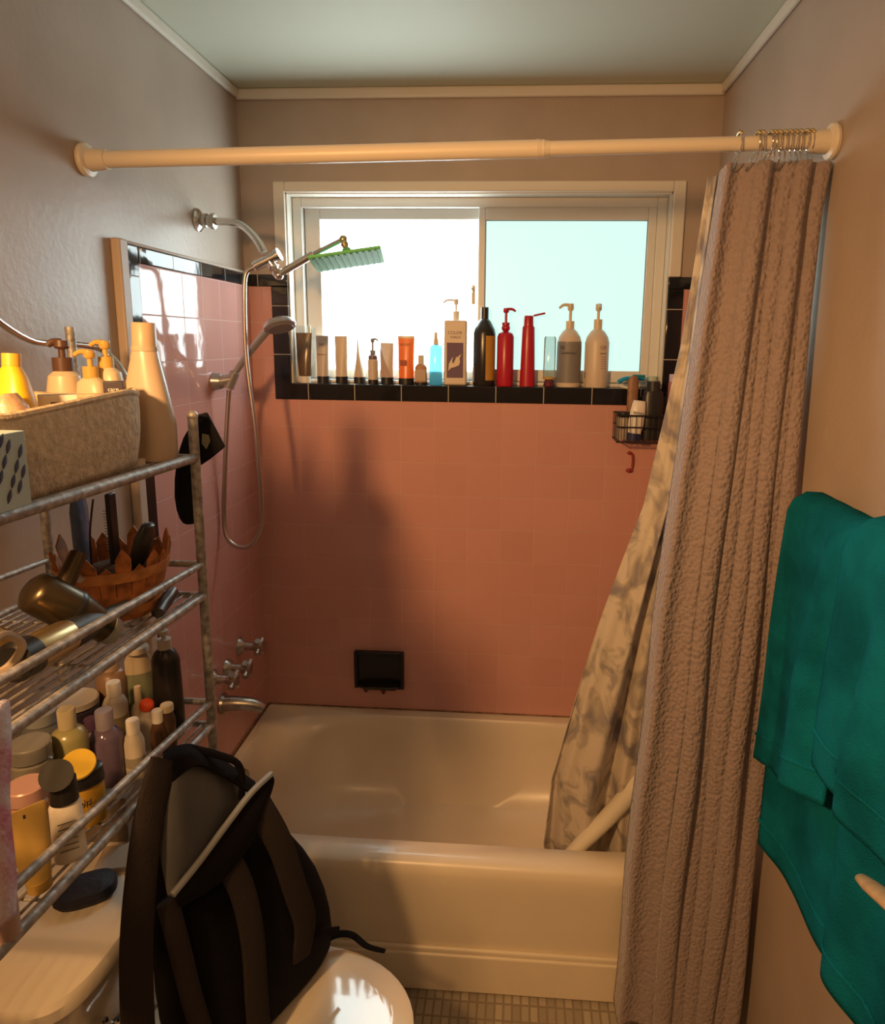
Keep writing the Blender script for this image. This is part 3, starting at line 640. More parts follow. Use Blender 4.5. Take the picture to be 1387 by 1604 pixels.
t = thing('pump_bottle', 'cream pump bottle with dark brown cap behind the felt bin', 'bottle', p)
MB().lathe([(.027, 0), (.028, .005), (.028, h-.055), (.024, h-.03), (.015, h-.022)]).build('body', CREAMPL, t)
pump(t, h-.022, mat('brown_cap', (.10, .05, .035), .4), PI*1.2, h=.05, r=.016, reach=.02, collar=.022)
for (u, v, lab, y, rr) in ((141, 570, 'yellow topped cream pump bottle, the left of the pair behind the bin', -1.115, .021), (165, 555, 'yellow topped cream pump bottle, the right of the pair behind the bin', -1.085, .022)):
    (p, h) = on('top', u, v, y)
    t = thing('pump_bottle', lab, 'bottle', p)
    MB().loft([(0, rr, rr*.8, 3), (h-.05, rr*1.15, rr*.8, 3), (h-.03, rr*1.0, rr*.7, 3), (h-.022, rr*.6, rr*.5)]).build('body', CREAMPL, t)
    pump(t, h-.024, mat('yellow_pump', (.62, .40, .10), .35), PI*1.15, h=.046, r=.012, reach=.022, collar=.020)
p = P(90, 618, 'x', .235)
t = thing('carton', 'small white carton with dark slot standing in the felt bin', 'box', (p.x, p.y, dz('top', p.y)+.009), (0, 0, face(p.x, p.y)+PI/2))
h = p.z-t.location.z
MB().cbox((0, 0, h/2), (.024, .015, h/2)).build('box_body', WHITEPL, t, bevel=.001)
MB().cbox((0, -.0156, h-.012), (.009, .0005, .0025)).build('printed_slot', NAVY, t)
p = P(8, 606, 'x', .225)
t = thing('yellow_bottle', 'bright yellow bottle leaning at the near end of the felt bin', 'bottle', (p.x, p.y, dz('top', p.y)+.009), (math.radians(-6), 0, 0))
MB().loft([(0, .028, .020, 3), (.10, .028, .020, 3), (.135, .018, .013, 3), (.15, .010, .010)]).build('body', mat('bright_yellow', (.85, .50, .02), .35), t)
MB().lathe([(.011, .149), (.011, .165)]).build('cap', mat('yellow_cap', (.8, .45, .05), .4), t)
p = P(30, 640, 'x', .26)
t = thing('clear_bag', 'crumpled translucent bag beside the yellow bottle in the bin', 'bag', (p.x-.01, p.y+.0, dz('top', p.y)+.009))
MB().loft([(0, .022, .02), (.06, .026, .024), (.10, .018, .022), (.116, .004, .012)], 12).build('film', mat('crinkled_film', (.72, .50, .32), .3, trans=.3, bump=(60, 1)), t)
(p, h) = on('top', 211, 590, -1.128)
t = thing('dark_carton', 'small dark printed carton in the far corner of the felt bin', 'box', (p[0]-.0, -1.185, dz('top', -1.185)+.009), (0, 0, .3))
MB().cbox((0, 0, .062), (.014, .010, .062)).build('box_body', mat('dark_box', (.03, .02, .035), .4), t, bevel=.001); text('care', .009, WHITEPL, t, (0, -.0108, .112), (PI/2, 0, 0))
# tall bottle
(p, h) = on('top', 219, 505, -1.105)
t = thing('tall_bottle', 'tall white screw cap bottle at the far end of the top shelf', 'bottle', p, (0, math.radians(1.5), 0))
TB = mat('ivory_bottle', (.60, .47, .35), .32, sss=.05)
b_ = MB().loft([(0, .044, .026, 2.6), (.006, .046, .028, 2.6), (.06, .045, .028, 2.6), (.12, .033, .024, 2.4), (.165, .023, .020, 2.1), (.178, .021, .019), (.182, .019, .018)])
b_.build('body', TB, t); MB().lathe([(.0205, .180), (.0205, .187)]).build('neck_ring', TB, t)
MB().lathe([(.019, .186), (.0185, h-.002), (.017, h)]).build('cap', mat('ivory_cap', (.60, .44, .29), .4), t)
# black pouch hanging on the post
t = thing('black_wash_mitt', 'black cloth mitt hanging by the end of the top shelf', 'mitt', (XF-.015, YF+.02, 1.455))
MB().loft([(-.148, .008, .008, 2, -.028, .03), (-.142, .018, .012, 2, -.028, .03), (-.10, .026, .014, 2, -.030, .03), (-.03, .022, .014, 2, -.024, .03), (.02, .016, .012, 2, -.012, .03), (.036, .008, .008, 2, -.004, .03)], 20).build('mitt_body', BLACKF, t, sub=1)
MB().poly([(-.005, .055), (.020, .062), (.050, .0), (.020, -.024), (-.005, -.04)], .020, .030).build('cloth_flap', BLACKF, t, bevel=.003)
MB().poly([(.012, .024), (.024, .022), (.026, .010), (.018, -.004), (.010, .006)], .0185, .0198).build('pale_patch', mat('olive_patch', (.22, .20, .12), .8), t)
MB().tube([(.0, .02, .04), (.003, .003, .062), (.015, -.013, .058), (.026, .003, .055), (.010, .02, .04)], .0018, seg=6).build('hanging_loop', BLACKF, t)
# ---- middle tier
bx, by = .212, -1.152
bz = dz('s2', by)
BK = mat('stained_wicker', (.40, .14, .04), .6, var=(50, .45)); BK2 = mat('wicker_band', (.50, .21, .07), .6, var=(40, .3))
bk = thing('wicker_basket', 'reddish brown picket basket on the middle shelf', 'basket', (bx, by, bz))
pk_ = MB(); nb = 22
for k in range(nb):
    a = 2*PI*k/nb; hh = .108+.014*math.sin(k*2.4)+.006*(k % 2)
    M_ = Matrix.Rotation(a, 4, 'Z'); wd = .0092
    def q(z, o): return lerp(.062, .088, min(1, z/.11))+o
    pk_.add([(q(0, 0), -wd, 0), (q(0, 0), wd, 0), (q(hh*.86, 0), wd*1.25, hh*.86), (q(hh, 0), 0, hh), (q(hh*.86, 0), -wd*1.25, hh*.86),
             (q(0, .003), -wd, 0), (q(0, .003), wd, 0), (q(hh*.86, .003), wd*1.25, hh*.86), (q(hh, .003), 0, hh), (q(hh*.86, .003), -wd*1.25, hh*.86)],
            [(0, 1, 2, 3, 4), (9, 8, 7, 6, 5), (0, 5, 6, 1), (1, 6, 7, 2), (2, 7, 8, 3), (3, 8, 9, 4), (4, 9, 5, 0)], M_)
pk_.build('pickets', BK, bk)
def ringband(z0, z1, r0, r1): 
    m_ = MB(); m_.loft([(z0, r0, r0), (z1, r1, r1), (z1, r1-.004, r1-.004), (z0, r0-.004, r0-.004), (z0, r0, r0)], 40, cap=(False, False)); return m_
ringband(.070, .088, .0845, .0885).build('upper_band', BK2, bk); ringband(.008, .022, .0685, .072).build('lower_band', BK2, bk)
ringband(.034, .046, .0735, .077).build('middle_band', BK, bk)
MB().lathe([(.064, .001), (.064, .005)]).build('base', BK, bk)
def stand(name, label, cat, u, v, x, y, mk):
    """item standing in the basket leaning so its top reaches pixel u,v"""
    top = P(u, v, 'y', y); base = Vector((x, y, bz+.012)); d = top-base
    t = thing(name, label, cat, base, d.to_track_quat('Z', 'Y').to_euler()); mk(t, d.length); return t
def comb(t, L_):
    MB().cbox((0, 0, L_/2), (.011, .004, L_/2)).build('spine', BLACKP, t, bevel=.003)
    g = MB()
    for k in range(14): g.cyl((-.007, -.002, L_*.5+k*.0050), (-.007, -.010, L_*.5+k*.0050), .0009, seg=5); g.cyl((.0, -.002, L_*.5+k*.0050), (.0, -.010, L_*.5+k*.0050), .0009, seg=5); g.cyl((.007, -.002, L_*.5+k*.0050), (.007, -.010, L_*.5+k*.0050), .0009, seg=5)
    g.build('bristles', mat('pale_bristle', (.45, .45, .46), .4), t)
stand('vent_brush', 'black vent brush with pale bristles standing in the picket basket', 'hair brush', 172, 772, .215, -1.15, comb)
def rb(t, L_):
    MB().lathe([(.006, 0), (.008, L_*.4), (.007, L_*.55)]).build('handle', BLACKP, t)
    MB().loft([(L_*.5, .012, .008), (L_*.62, .024, .011), (L_*.85, .026, .012), (L_, .016, .008), (L_+.003, .006, .004)]).build('paddle', mat('black_rubber', (.03, .03, .03), .3), t)
stand('paddle_brush', 'rounded black paddle brush at the right side of the picket basket', 'hair brush', 232, 822, .232, -1.155, rb)
def cb(t, L_):
    MB().loft([(0, .014, .010), (L_*.5, .018, .010), (L_*.9, .022, .008), (L_, .020, .003)], 16).build('film', mat('blue_film', (.20, .30, .48), .15, trans=.5, bump=(50, .8)), t)
stand('plastic_packet', 'translucent blue plastic packet at the back of the picket basket', 'packet', 122, 782, .165, -1.16, cb)
def ch(t, L_):
    MB().tube([(0, 0, 0), (.006, 0, L_*.3), (-.004, 0, L_*.7), (.0, 0, L_)], .0016, seg=6).build('cable', BLACKP, t); MB().loft([(.03, .012, .008), (.06, .014, .010), (.065, .01, .006)]).build('plug', NAVY, t)
stand('charger_cable', 'thin black cable rising from the picket basket beside the vent brush', 'cable', 146, 782, .185, -1.19, ch)
t = thing('white_packet', 'shiny white packet on top of the basket contents', 'packet', (.206, -1.232, bz+.088), (.5, .3, .6)); MB().loft([(-.006, .018, .012, 4), (.006, .02, .013, 4)], 16).build('wrapper', mat('white_wrap', (.6, .6, .62), .2, bump=(60, .8)), t)
t = thing('cloth_roll', 'crumpled brown cloth filling the picket basket', 'cloth', (bx, by, bz+.006)); MB().loft([(0, .055, .055), (.04, .063, .063), (.062, .060, .06), (.074, .03, .03), (.076, .005, .005)], 24).build('cloth', mat('brown_cloth', (.10, .055, .03), .9, var=(25, .5), bump=(50, 1)), t)
# hair dryer
HDK = mat('smoky_gloss', (.10, .075, .045), .3, .8); GOLD = mat('satin_gold', (.50, .36, .17), .3, .85)
def dev(name, label, cat, a, b_): 
    a = Vector(a); b_ = Vector(b_); d = b_-a
    return thing(name, label, cat, a, d.to_track_quat('Z', 'Y').to_euler()), d.length
A = P(58, 928, 'x', .235); B = P(166, 984, 'x', .285)
t, L_ = dev('hair_dryer', 'dark glossy hair dryer lying in front of the picket basket', 'hair dryer', A, B)
MB().lathe([(.018, -.012), (.027, -.006), (.029, .0), (.030, L_*.45), (.028, L_*.6), (.023, L_*.85), (.021, L_)]).build('barrel', HDK, t)
MB().lathe([(.0302, L_*.42), (.0312, L_*.46), (.0302, L_*.50)]).build('trim_ring', BLACKP, t)
MB().lathe([(.022, L_), (.020, L_+.012), (.016, L_+.018)]).build('nozzle', mat('pale_nozzle', (.30, .32, .31), .3), t)
gl_ = MB().cyl((0, 0, .03), (.02, .07, .02), .014, .012); gl_.build('handle', HDK, t)
A = P(18, 1040, 'x', .285); B = P(128, 985, 'x', .285); 
t, L_ = dev('hot_air_brush', 'gold and black hot air styler lying along the front rail', 'hair styler', A, B)
MB().lathe([(.0235, L_*.22), (.024, L_*.25), (.023, L_*.72), (.0225, L_*.74)]).build('gold_barrel', GOLD, t)
MB().lathe([(.020, 0), (.025, .004), (.0255, L_*.22), (.020, L_*.23)]).build('black_ring', BLACKP, t)
MB().lathe([(.015, L_*.73), (.022, L_*.76), (.019, L_*1.1), (.014, L_*1.3), (.010, L_*1.8), (.008, L_*1.9)]).build('handle', mat('matte_black', (.02, .019, .018), .5), t)
A = P(-30, 985, 'x', .22); B = P(45, 1020, 'x', .24)
t, L_ = dev('curling_iron', 'slim gold curling iron at the left edge of the middle shelf', 'curling iron', A, B)
MB().lathe([(.012, 0), (.013, .003), (.012, L_)]).build('barrel', GOLD, t); MB().lathe([(.015, -.05), (.016, 0)]).build('handle', BLACKP, t)
A = P(10, 1022, 'x', .30); t = thing('cable_coil', 'pale power cord looped at the left end of the middle shelf', 'cord', A)
MB().tube([(.0, -.03, .02), (.0, .0, .022), (.004, .02, .0), (.0, .0, -.018), (-.01, -.03, -.02)], .005, seg=8).build('cord', mat('pale_cord', (.34, .27, .20), .5), t)
t = thing('sleek_styler', 'dark styling tool lying in the shadow near the end of the middle shelf', 'hair styler', (.29, -1.14, dz('s2', -1.14)+.011), (0, PI/2, -PI*.42)); MB().loft([(-.05, .009, .010), (0, .011, .012), (.05, .008, .010)]).build('body', BLACKP, t)
# ---- bottom tier
def bot(u, v, y): return on('s3', u, v, y)
def round_bottle(label, u, v, y, r, bodym, capm, caph=.025, capr=None, name='small_bottle', neck=.012, lab=None, capname='cap', cat='bottle', flat=1.0):
    p, h = bot(u, v, y); capr = capr or r*.55; t = thing(name, label, cat, p, (0, 0, face(p[0], y)+PI/2)); hb_ = h-caph-neck
    pr = [(r*.95, 0), (r, .004), (r, hb_-.004), (r*.8, hb_+neck*.5), (capr*.9, hb_+neck)]
    MB().loft([(z, a, a*flat) for a, z in pr]).build('body', bodym, t); MB().lathe([(capr, h-caph), (capr, h-.002), (capr*.93, h)]).build(capname, capm, t)
    if lab: band(pr, hb_*lab[0], hb_*lab[1], FR-1.15, FR+1.15, sy=flat).build('label_band', lab[2], t)
    return t, h
DIM = mat('dim_white', (.50, .45, .38), .4); DK = mat('near_black', (.018, .014, .013), .3)  # dim white: white plastic darkened to stand in for lower-shelf shade
p, h = bot(258, 1015, -1.098)
t = thing('pump_bottle', 'black bottle with white pump at the far end of the bottom shelf', 'bottle', p)
MB().loft([(0, .026, .022), (.004, .027, .023), (h-.02, .025, .021), (h-.006, .018, .016), (h, .011, .011)]).build('body', DK, t)
pump(t, h, DIM, PI*.95, h=.034, r=.012, reach=.026, collar=.018)
TEXTM = mat('grey_print', (.25, .23, .18), .6)
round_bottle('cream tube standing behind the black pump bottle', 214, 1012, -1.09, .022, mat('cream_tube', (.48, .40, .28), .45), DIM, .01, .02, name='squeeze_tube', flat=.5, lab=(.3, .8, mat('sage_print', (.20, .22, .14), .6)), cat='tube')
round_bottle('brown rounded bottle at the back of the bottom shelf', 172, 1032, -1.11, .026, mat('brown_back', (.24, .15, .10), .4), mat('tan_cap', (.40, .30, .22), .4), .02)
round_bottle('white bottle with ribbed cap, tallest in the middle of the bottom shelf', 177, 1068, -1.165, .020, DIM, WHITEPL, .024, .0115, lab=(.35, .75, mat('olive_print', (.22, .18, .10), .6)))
round_bottle('slim bottle with pointed cream nozzle beside the orange capped bottle', 215, 1075, -1.135, .013, mat('cream_body', (.55, .45, .30), .4), CREAMPL, .03, .006, capname='nozzle')
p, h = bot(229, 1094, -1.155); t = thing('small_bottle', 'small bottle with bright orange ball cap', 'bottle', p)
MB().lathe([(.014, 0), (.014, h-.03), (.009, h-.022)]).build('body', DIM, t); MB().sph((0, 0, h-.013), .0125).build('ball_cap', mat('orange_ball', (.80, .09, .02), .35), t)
round_bottle('little dark bottle with white cone cap in front of the orange one', 246, 1112, -1.165, .013, mat('dark_amber', (.10, .05, .03), .25), WHITEPL, .022, .009, capname='cone_cap')
round_bottle('little dark bottle with cream flip cap beside the black pump bottle', 261, 1103, -1.15, .013, mat('dark_amber_b', (.09, .05, .035), .25), CREAMPL, .012, .011, capname='flip_cap')
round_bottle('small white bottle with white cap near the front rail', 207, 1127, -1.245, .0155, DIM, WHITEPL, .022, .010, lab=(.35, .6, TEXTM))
round_bottle('clear purple tinted bottle left of the small white bottle', 162, 1112, -1.262, .024, mat('lilac_clear', (.22, .16, .26), .12, trans=.5), mat('lilac_capb', (.40, .36, .45), .3, trans=.3), .03, .013)
round_bottle('dark purple bottle behind the lilac one', 142, 1125, -1.205, .018, PURPLE, PURPLE, .02, .011)
round_bottle('pale green bottle with yellow band and cream cap', 103, 1110, -1.305, .026, mat('pale_green_gel', (.36, .33, .14), .25, trans=.2), mat('cream_capb', (.50, .44, .28), .4), .03, .0125, lab=(.05, .45, mat('olive_label', (.30, .22, .03), .5)))
p, h = bot(122, 1190, -1.365); t = thing('squeeze_jar', 'yellow bottle with tilted yellow lid and black collar', 'bottle', p, (0, 0, face(p[0], p[1])+PI/2))
MB().loft([(0, .030, .020), (.004, .031, .021), (h*.62, .030, .020), (h*.66, .027, .018)]).build('body', mat('mustard', (.45, .26, .03), .4), t)
MB().loft([(h*.63, .032, .022), (h*.85, .030, .021), (h*.88, .026, .018)]).build('collar', BLACKP, t)
MB().lathe([(.021, 0), (.023, .003), (.022, .006)], M=Matrix.Translation((0, -.004, h*.93)) @ Matrix.Rotation(.6, 4, 'X')).build('lid', mat('yellow_lid', (.62, .42, .04), .4), t)
text('gold', .014, DARKINK, t, (0, -.0225, h*.42), (PI/2, 0, 0))
p, h = bot(96, 1206, -1.44); t = thing('small_bottle', 'white bottle with big black disc cap near the front rail', 'bottle', p, (0, 0, face(p[0], p[1])+PI/2))
MB().loft([(0, .019, .014), (.003, .020, .015), (h-.05, .019, .014), (h-.042, .015, .012)]).build('body', WHITEPL, t); MB().loft([(h-.044, .017, .015), (h-.012, .016, .014), (h-.010, .010, .010)]).build('cap', BLACKP, t)
MB().lathe([(.019, -.004), (.020, .004)], M=Matrix.Translation((-.006, -.004, h-.004)) @ Matrix.Rotation(.9, 4, 'X')).build('flip_disc', BLACKP, t)
ln = MB()
for k in range(6): ln.box((-.011, -.0156, .02+k*.008), (.011, -.0150, .0215+k*.008))
ln.build('text_lines', TEXTM, t)
p = P(48, 1262, 'x', .298); t = thing('squeeze_tube', 'matte yellow tube with crimped end up at the front rail', 'tube', (p.x, p.y, dz('s3', p.y)), (0, math.radians(-4), face(p.x, p.y)+PI/2+.1)); h = p.z-t.location.z
MB().loft([(.014, .015, .013), (h*.5, .020, .010), (h*.92, .0235, .003), (h, .0235, .0012)]).build('body', mat('straw_yellow', (.55, .37, .10), .45), t); MB().lathe([(.014, 0), (.014, .014)]).build('cap', mat('straw_cap', (.50, .32, .08), .4), t)
MB().box((-.002, -.0035, h-.012), (.0005, -.002, h-.007)).build('punch_mark', DARKINK, t)
round_bottle('peach pink jar at the left of the bottom shelf', 40, 1228, -1.425, .026, mat('peach', (.50, .24, .18), .35), mat('peach_lid', (.50, .30, .26), .3), .02, .025, name='jar', neck=.002, cat='jar')
round_bottle('clear glass jar with clear lid behind the peach jar', 45, 1162, -1.36, .028, mat('clear_jar', (.40, .38, .32), .1, trans=.5), mat('clear_lid', (.34, .34, .32), .15, trans=.4), .022, .028, name='jar', neck=.002, cat='jar')
round_bottle('pinkish bottle at the left edge of the bottom shelf', -14, 1325, -1.575, .018, mat('dusty_rose', (.50, .33, .26), .4), DIM, .02, .013)
round_bottle('round dark compact tub with white rim behind the green bottle', 118, 1092, -1.17, .036, mat('dark_compact', (.04, .03, .05), .3), DIM, .012, .036, name='jar', neck=.002, cat='jar')
round_bottle('grey glass bottle beyond the clear jar', 62, 1112, -1.25, .030, mat('grey_glass', (.22, .24, .25), .15, trans=.4), mat('grey_lid', (.3, .32, .34), .3), .02, .024, name='glass_bottle')
# towel at far left edge
t = thing('pink_patterned_towel', 'white towel edge with pink pattern at the extreme left of the photo', 'towel', (.372, -1.645, 1.20))
PT = mat('pink_floral', (.72, .62, .60), .9, var=(22, .1), c2=(.50, .12, .16), bump=(200, .6))
def pt_fn(u, v): return (lerp(-.002, .006, u)+.002*math.sin(v*9), lerp(-.20, .034-.024*(1-v), u), lerp(-.135, .09, v))
MB().grid(pt_fn, 12, 30).build('towel_cloth', PT, t, solid=.008)
MB().tube([(-.001, .0, .085), (-.02, .0, .105), (-.051, .0, .095)], .003, seg=6).build('hanging_loop', PT, t)
# ------------------------------------------------------------------ toilet
to = thing('toilet', 'cream porcelain toilet with closed lid below the shelf', 'toilet', (0, -1.205, 0))
def rbox(secs_, name, m, parent, seg=48, **k):
    return MB().loft(secs_, seg).build(name, m, parent, **k)
rbox([(.40, .100, .19, 5, .122, -.03), (.42, .108, .20, 5, .128, -.03), (.66, .124, .212, 5, .138, -.03), (.690, .124, .212, 5, .138, -.03)], 'tank', PORC, to)
rbox([(.690, .130, .218, 4.5, .142, -.03), (.696, .136, .226, 4.5, .146, -.03), (.714, .136, .226, 4.5, .146, -.03), (.722, .131, .220, 4.5, .146, -.03), (.726, .112, .200, 4.5, .146, -.03)], 'tank_lid', PORC, to)
MB().cyl((.255, -.17, .610), (.272, -.17, .610), .014).tube([(.272, -.17, .610), (.284, -.155, .608), (.288, -.10, .600)], .006, seg=8).sph((.288, -.10, .600), .009).build('flush_lever', CHROME, to)
bowl = []
for z, rx, ry, cx in ((.0, .20, .11, .36), (.03, .195, .105, .36), (.12, .17, .095, .36), (.20, .17, .10, .38), (.28, .20, .135, .42), (.34, .235, .17, .455), (.375, .245, .182, .465), (.385, .243, .180, .465)):
    bowl.append((z, rx, ry, 2.2, cx))
rbox(bowl, 'bowl', PORC, to)
MB().box((.16, -.09, .05), (.34, .09, .385)).build('pedestal', PORC, to, bevel=.03)
rbox([(.386, .240, .182, 2.2, .475), (.390, .245, .186, 2.2, .475), (.402, .244, .185, 2.2, .475), (.404, .238, .178, 2.2, .475)], 'seat', WHITEPL, to)
LIDM = mat('glossy_lid', (.80, .72, .58), .07, coat=.5)
rbox([(.405, .238, .178, 2.2, .478), (.409, .243, .184, 2.2, .478), (.420, .243, .184, 2.2, .478), (.425, .232, .174, 2.2, .478), (.427, .19, .14, 2.2, .478), (.428, .08, .05, 2.2, .478)], 'seat_lid', LIDM, to)
# things on the tank
t = thing('navy_pouch', 'dark navy pouch lying on the toilet tank', 'pouch', P(135, 1402, 'z', .727), (0, 0, .5)); t.location.z = .7275
MB().loft([(0, .042, .030, 3), (.008, .048, .034, 3), (.020, .044, .030, 3), (.026, .020, .012, 3)], 28).build('cloth', mat('navy_cloth', (.010, .012, .028), .6, bump=(70, .8)), t)
t = thing('paper_packet', 'beige folded paper packet under the navy pouch at the far end of the tank', 'paper', P(170, 1382, 'z', .726), (0, 0, .25)); t.location.z = .7270
t.location.y += .05; t.location.x -= .01
MB().cbox((0, 0, .004), (.034, .030, .004)).build('paper', mat('kraft_white', (.50, .40, .30), .7, bump=(40, .6)), t, bevel=.001)
t = thing('tissue_carton', 'brown carton in the shadow at the back of the tank', 'box', (.125, -1.08, .7272), (0, 0, .1))
MB().cbox((0, 0, .045), (.05, .055, .045)).build('box_body', mat('brown_carton', (.20, .15, .11), .6), t, bevel=.002)
# ------------------------------------------------------------------ backpack on the lid
NYL = mat('black_nylon', (.006, .005, .006), .9, bump=(260, .5), spec=.15); WEB = mat('dark_brown_padding', (.032, .024, .022), .95, bump=(300, .6), spec=.2); LNG = mat('grey_lining', (.09, .09, .095), .6, bump=(35, .6), spec=.4)
bp = thing('backpack', 'open black backpack with padded straps propped on the closed toilet lid', 'backpack', (.42, -1.16, .430))
ang = math.atan2(.30, .19)
def pk_sec(z, hw, hd, dx, dy, n=3): return (z, hw, hd, n, dx, dy)
Mb = Matrix.Rotation(math.radians(62), 4, 'Z')
MB().loft([pk_sec(0, .150, .055, .005, .0), pk_sec(.012, .168, .070, .005, 0), pk_sec(.10, .172, .078, -.004, .0), pk_sec(.20, .160, .075, -.012, .01), pk_sec(.29, .132, .062, -.030, .024), pk_sec(.37, .100, .045, -.050, .040), pk_sec(.43, .062, .028, -.070, .050), pk_sec(.455, .025, .012, -.078, .054)], 40, Mb).build('main_bag', NYL, bp, sub=1)
O4 = bp.location
def PB_(u, v, off=0):
    """sight line through u,v met with the bag's front plane pushed out by off"""
    n = Vector((math.sin(math.radians(62)), -math.cos(math.radians(62)), 0)); 
    base = Vector((.42, -1.16, .43)) + n*(.078+off)
    lean = Vector((0, 0, 0)); d = _f + CR*((u-693.5-PPX)/F_PX) - CU*((v-802-PPY)/F_PX)
    n2 = (n + Vector((0, 0, .13))).normalized()
    t_ = (base-CAM).dot(n2)/d.dot(n2); return CAM + d*t_ - O4
NV = Vector((math.sin(math.radians(62)), -math.cos(math.radians(62)), .1))
def strap(pts, wd, off, name='shoulder_strap', m=WEB, th=.008):
    return MB().tube([PB_(u, v, off+o) for u, v, o in pts], wd/2, seg=12, flat=(0, th*2, NV)).build(name, m, bp)
strap([(405, 1262, 0), (438, 1320, .012), (462, 1390, .016), (478, 1445, .012), (470, 1500, .0)], .050, .004)
strap([(345, 1330, 0), (378, 1390, .014), (396, 1470, .018), (402, 1560, .012), (408, 1640, 0)], .046, .004)
strap([(258, 1190, -.015), (236, 1270, .0), (222, 1370, .012), (214, 1480, .014), (216, 1600, .004), (222, 1680, 0)], .052, .0)
strap([(262, 1410, 0), (280, 1480, .008), (300, 1560, .008), (325, 1640, 0)], .034, .002)
strap([(470, 1475, .0), (500, 1462, .01), (530, 1458, .016)], .016, .0, 'strap_tail', NYL, .003)
tl = [PB_(500, 1472, .01)]
tail = MB().tube([P(495, 1488, 'z', .447)-O4, P(520, 1466, 'z', .452)-O4, P(550, 1464, 'z', .446)-O4, P(575, 1482, 'z', .434)-O4, P(603, 1490, 'z', .4335)-O4], lambda q_: .011-.006*q_, seg=10, flat=(0, .005, (0, 0, 1)))
tail.build('strap_end', NYL, bp)
def sheet(rows, name, m, th=.004, n=10):
    rs = [spline([PB_(*q_) for q_ in r_], n) for r_ in rows]; k = min(len(r_) for r_ in rs); nr = len(rs)
    m_ = MB().grid(lambda u, v: tuple(spline([r_[int(round(u*(k-1)))] for r_ in rs], 6)[int(round(v*((nr-1)*6)))]), k-1, (nr-1)*6)
    return m_.build(name, m, bp, solid=th, ang=180)
# open top: lining inside a raised lip
sheet([[(262, 1185, -.02), (250, 1260, -.01), (252, 1340, .0), (264, 1402, .012)],
       [(292, 1190, -.01), (290, 1262, .012), (284, 1335, .02), (268, 1403, .018)],
       [(335, 1200, -.02), (340, 1250, .004), (316, 1330, .018), (272, 1404, .02)],
       [(382, 1232, -.035), (370, 1270, -.01), (330, 1335, .010), (276, 1405, .022)]], 'lining', LNG)
sheet([[(418, 1212, .0), (368, 1272, .016), (322, 1336, .026), (272, 1402, .03)],
       [(428, 1222, .004), (392, 1290, .022), (340, 1360, .030), (276, 1410, .032)],
       [(416, 1262, -.004), (392, 1320, .016), (344, 1380, .020), (280, 1420, .024)]], 'front_flap', NYL, .006)
MB().tube([PB_(425, 1212, .004), PB_(392, 1244, .016), PB_(352, 1296, .026), PB_(312, 1350, .030), PB_(270, 1402, .032)], .0055, seg=8).build('grey_piping', mat('grey_piping', (.26, .27, .28), .5), bp)
sheet([[(258, 1176, -.03), (300, 1168, -.03), (345, 1190, -.03), (398, 1226, -.02)],
       [(254, 1200, -.015), (300, 1180, -.005), (344, 1202, -.005), (400, 1236, .0)],
       [(262, 1232, -.01), (306, 1200, .006), (350, 1216, .006), (404, 1250, .004)]], 'top_flap', NYL, .006)
MB().tube([PB_(300, 1172, -.02), PB_(340, 1182, .0), PB_(372, 1196, .006), PB_(380, 1225, .0), PB_(378, 1250, -.01)], .006, seg=8).build('carry_handle', NYL, bp)
# ------------------------------------------------------------------ towel bar and towels
tb = thing('towel_bar', 'dark towel bar with round brass end on the right wall', 'towel bar', (W, -1.0, 1.335))
ye = P(1302, 823, 'x', 1.43).y
MB().cyl((-.001, ye+1.0, .003), (-.02, ye+1.0, .003), .03, prof=[(.026, 0), (.027, .2), (.020, 1)]).sph((-.030, ye+1.0, .003), .021).build('end_post', BRASS, tb)
MB().cyl((-.03, ye+1.0, 0), (-.03, -.78, 0), .010).build('bar', DULLCH, tb)
MB().cyl((-.001, -.77, 0), (-.02, -.77, 0), .026, .02).sph((-.030, -.77, 0), .021).build('end_post', BRASS, tb)
def towel(name, label, ys, ye_, ztop, zf, zb, amp, seed, zfn=None, dx=0, R0=.016, folds=6.5, hemrow=None):
    t = thing(name, label, 'towel', (W-.03, 0, ztop))
    prof = lambda q_: None
    def fn(u, v):
        y = lerp(ys, ye_, u); zfront = zf(u) if callable(zf) else zf; zback = zb(u) if callable(zb) else zb
        Lf = ztop-zfront; Lb = ztop-zback; tot = Lf+Lb+.05; s = v*tot
        fl = min(1, abs(s-Lf)/.25)
        w_ = amp*(math.sin(u*folds*PI+seed)+.5*math.sin(u*folds*1.9*PI+seed*2.3))*(.15+.85*fl)
        if s < Lf: x = -(R0+dx)-.010*(1-s/Lf) - .6*abs(w_) - w_*.4; z = -(Lf-s)
        elif s < Lf+.05: a = (s-Lf)/.05*PI; x = -(R0+dx)*math.cos(a); z = (R0+dx)*.9*math.sin(a)
        else: x = min(.024, R0+dx*.5+.2*w_); z = -(s-Lf-.05)
        yy = y + .006*math.sin(z*11+seed)*fl + .45*w_
        return (x, yy, z)
    o = MB().grid(fn, 90, 90).build('terry_cloth', TEAL, t, solid=.007, ang=180)
    if hemrow:
        m_ = MB(); m_.tube([Vector(fn(k/60, (hemrow/( (ztop-(zf(k/60) if callable(zf) else zf)) + (ztop-(zb(k/60) if callable(zb) else zb)) + .05))))+Vector((-.004, 0, 0)) for k in range(61)], .0035, seg=6, smooth=0)
        m_.build('hem_band', TEAL, t)
    return t
towel('bath_towel', 'large teal bath towel hanging lowest on the bar', -.965, -1.72, 1.335, .665, .72, .016, 1.0, R0=.014, folds=5.0, hemrow=.05)
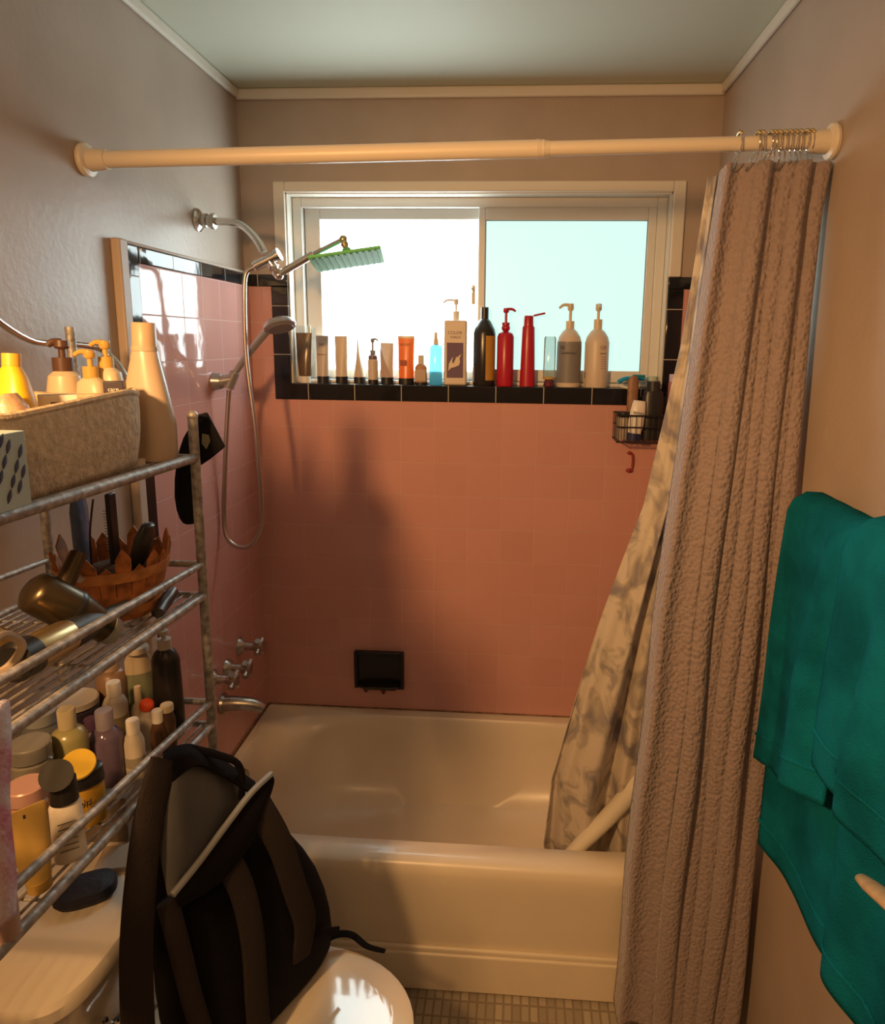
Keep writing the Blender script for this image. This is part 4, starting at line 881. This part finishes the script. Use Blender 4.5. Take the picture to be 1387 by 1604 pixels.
towel('hand_towel', 'teal hand towel folded over the bath towel, far half', -.935, -1.20, 1.345, lambda u: lerp(.835, .93, u), .95, .026, 2.2, dx=.024, folds=2.2, hemrow=.055)
towel('hand_towel', 'teal hand towel folded over the bath towel, near half at the frame edge', -1.19, -1.62, 1.350, lambda u: lerp(1.00, 1.02, u) - .0*u, 1.0, .028, 4.0, dx=.040, folds=2.6, hemrow=.055)
# brush handle entering at the right edge
A = P(1352, 1377, 'x', 1.30); B = P(1500, 1500, 'x', 1.22)
t, L_ = dev('bath_brush', 'pale wooden bath brush handle poking in at the right edge before the towels', 'brush', A, B)
WOOD = mat('pale_wood', (.62, .42, .22), .5, var=(20, .2))
MB().loft([(0, .006, .004), (.004, .009, .006), (.06, .013, .007), (L_, .015, .008)]).build('handle', WOOD, t)
MB().loft([(L_, .020, .008), (L_+.03, .032, .012), (L_+.09, .032, .012), (L_+.12, .015, .008)]).build('head', WOOD, t)
# ------------------------------------------------------------------ third level: prints, lids and trims belong to the part they sit on
SUB = {'lettering': ('carton', 'body', 'box_body'), 'print_line': ('body',), 'printed_panel': ('body',), 'diagonal_panel': ('body',), 'crimp': ('body',), 'printed_block': ('body',), 'label_panel': ('body',),
       'purple_label': ('body',), 'leaf_emblem': ('body',), 'yellow_label': ('body',), 'grey_label': ('body',), 'text_lines': ('body',), 'printed_mark': ('body',), 'label_band': ('body',), 'punch_mark': ('body',),
       'printed_slot': ('box_body',), 'leaf_pattern': ('carton',), 'open_lid': ('cap',), 'flip_disc': ('cap',), 'nozzle_strip': ('plate',), 'spray_face': ('spray_head',), 'bristles': ('spine',),
       'grey_piping': ('front_flap',), 'tank_lid': ('tank',), 'flush_lever': ('tank',), 'rolled_rim': ('felt_wall',), 'trim_ring': ('barrel',), 'neck_ring': ('body',), 'pale_patch': ('cloth_flap',), 'overflow_plate': ('basin',), 'tray_lip': ('dish',)}
for o in list(bpy.data.objects):
    if o.parent and o.parent.type == 'EMPTY':
        base = o.name.split('.')[0]
        for want in SUB.get(base, ()):
            m_ = [c for c in o.parent.children if c.name.split('.')[0] == want]
            if m_: o.parent = m_[0]; break
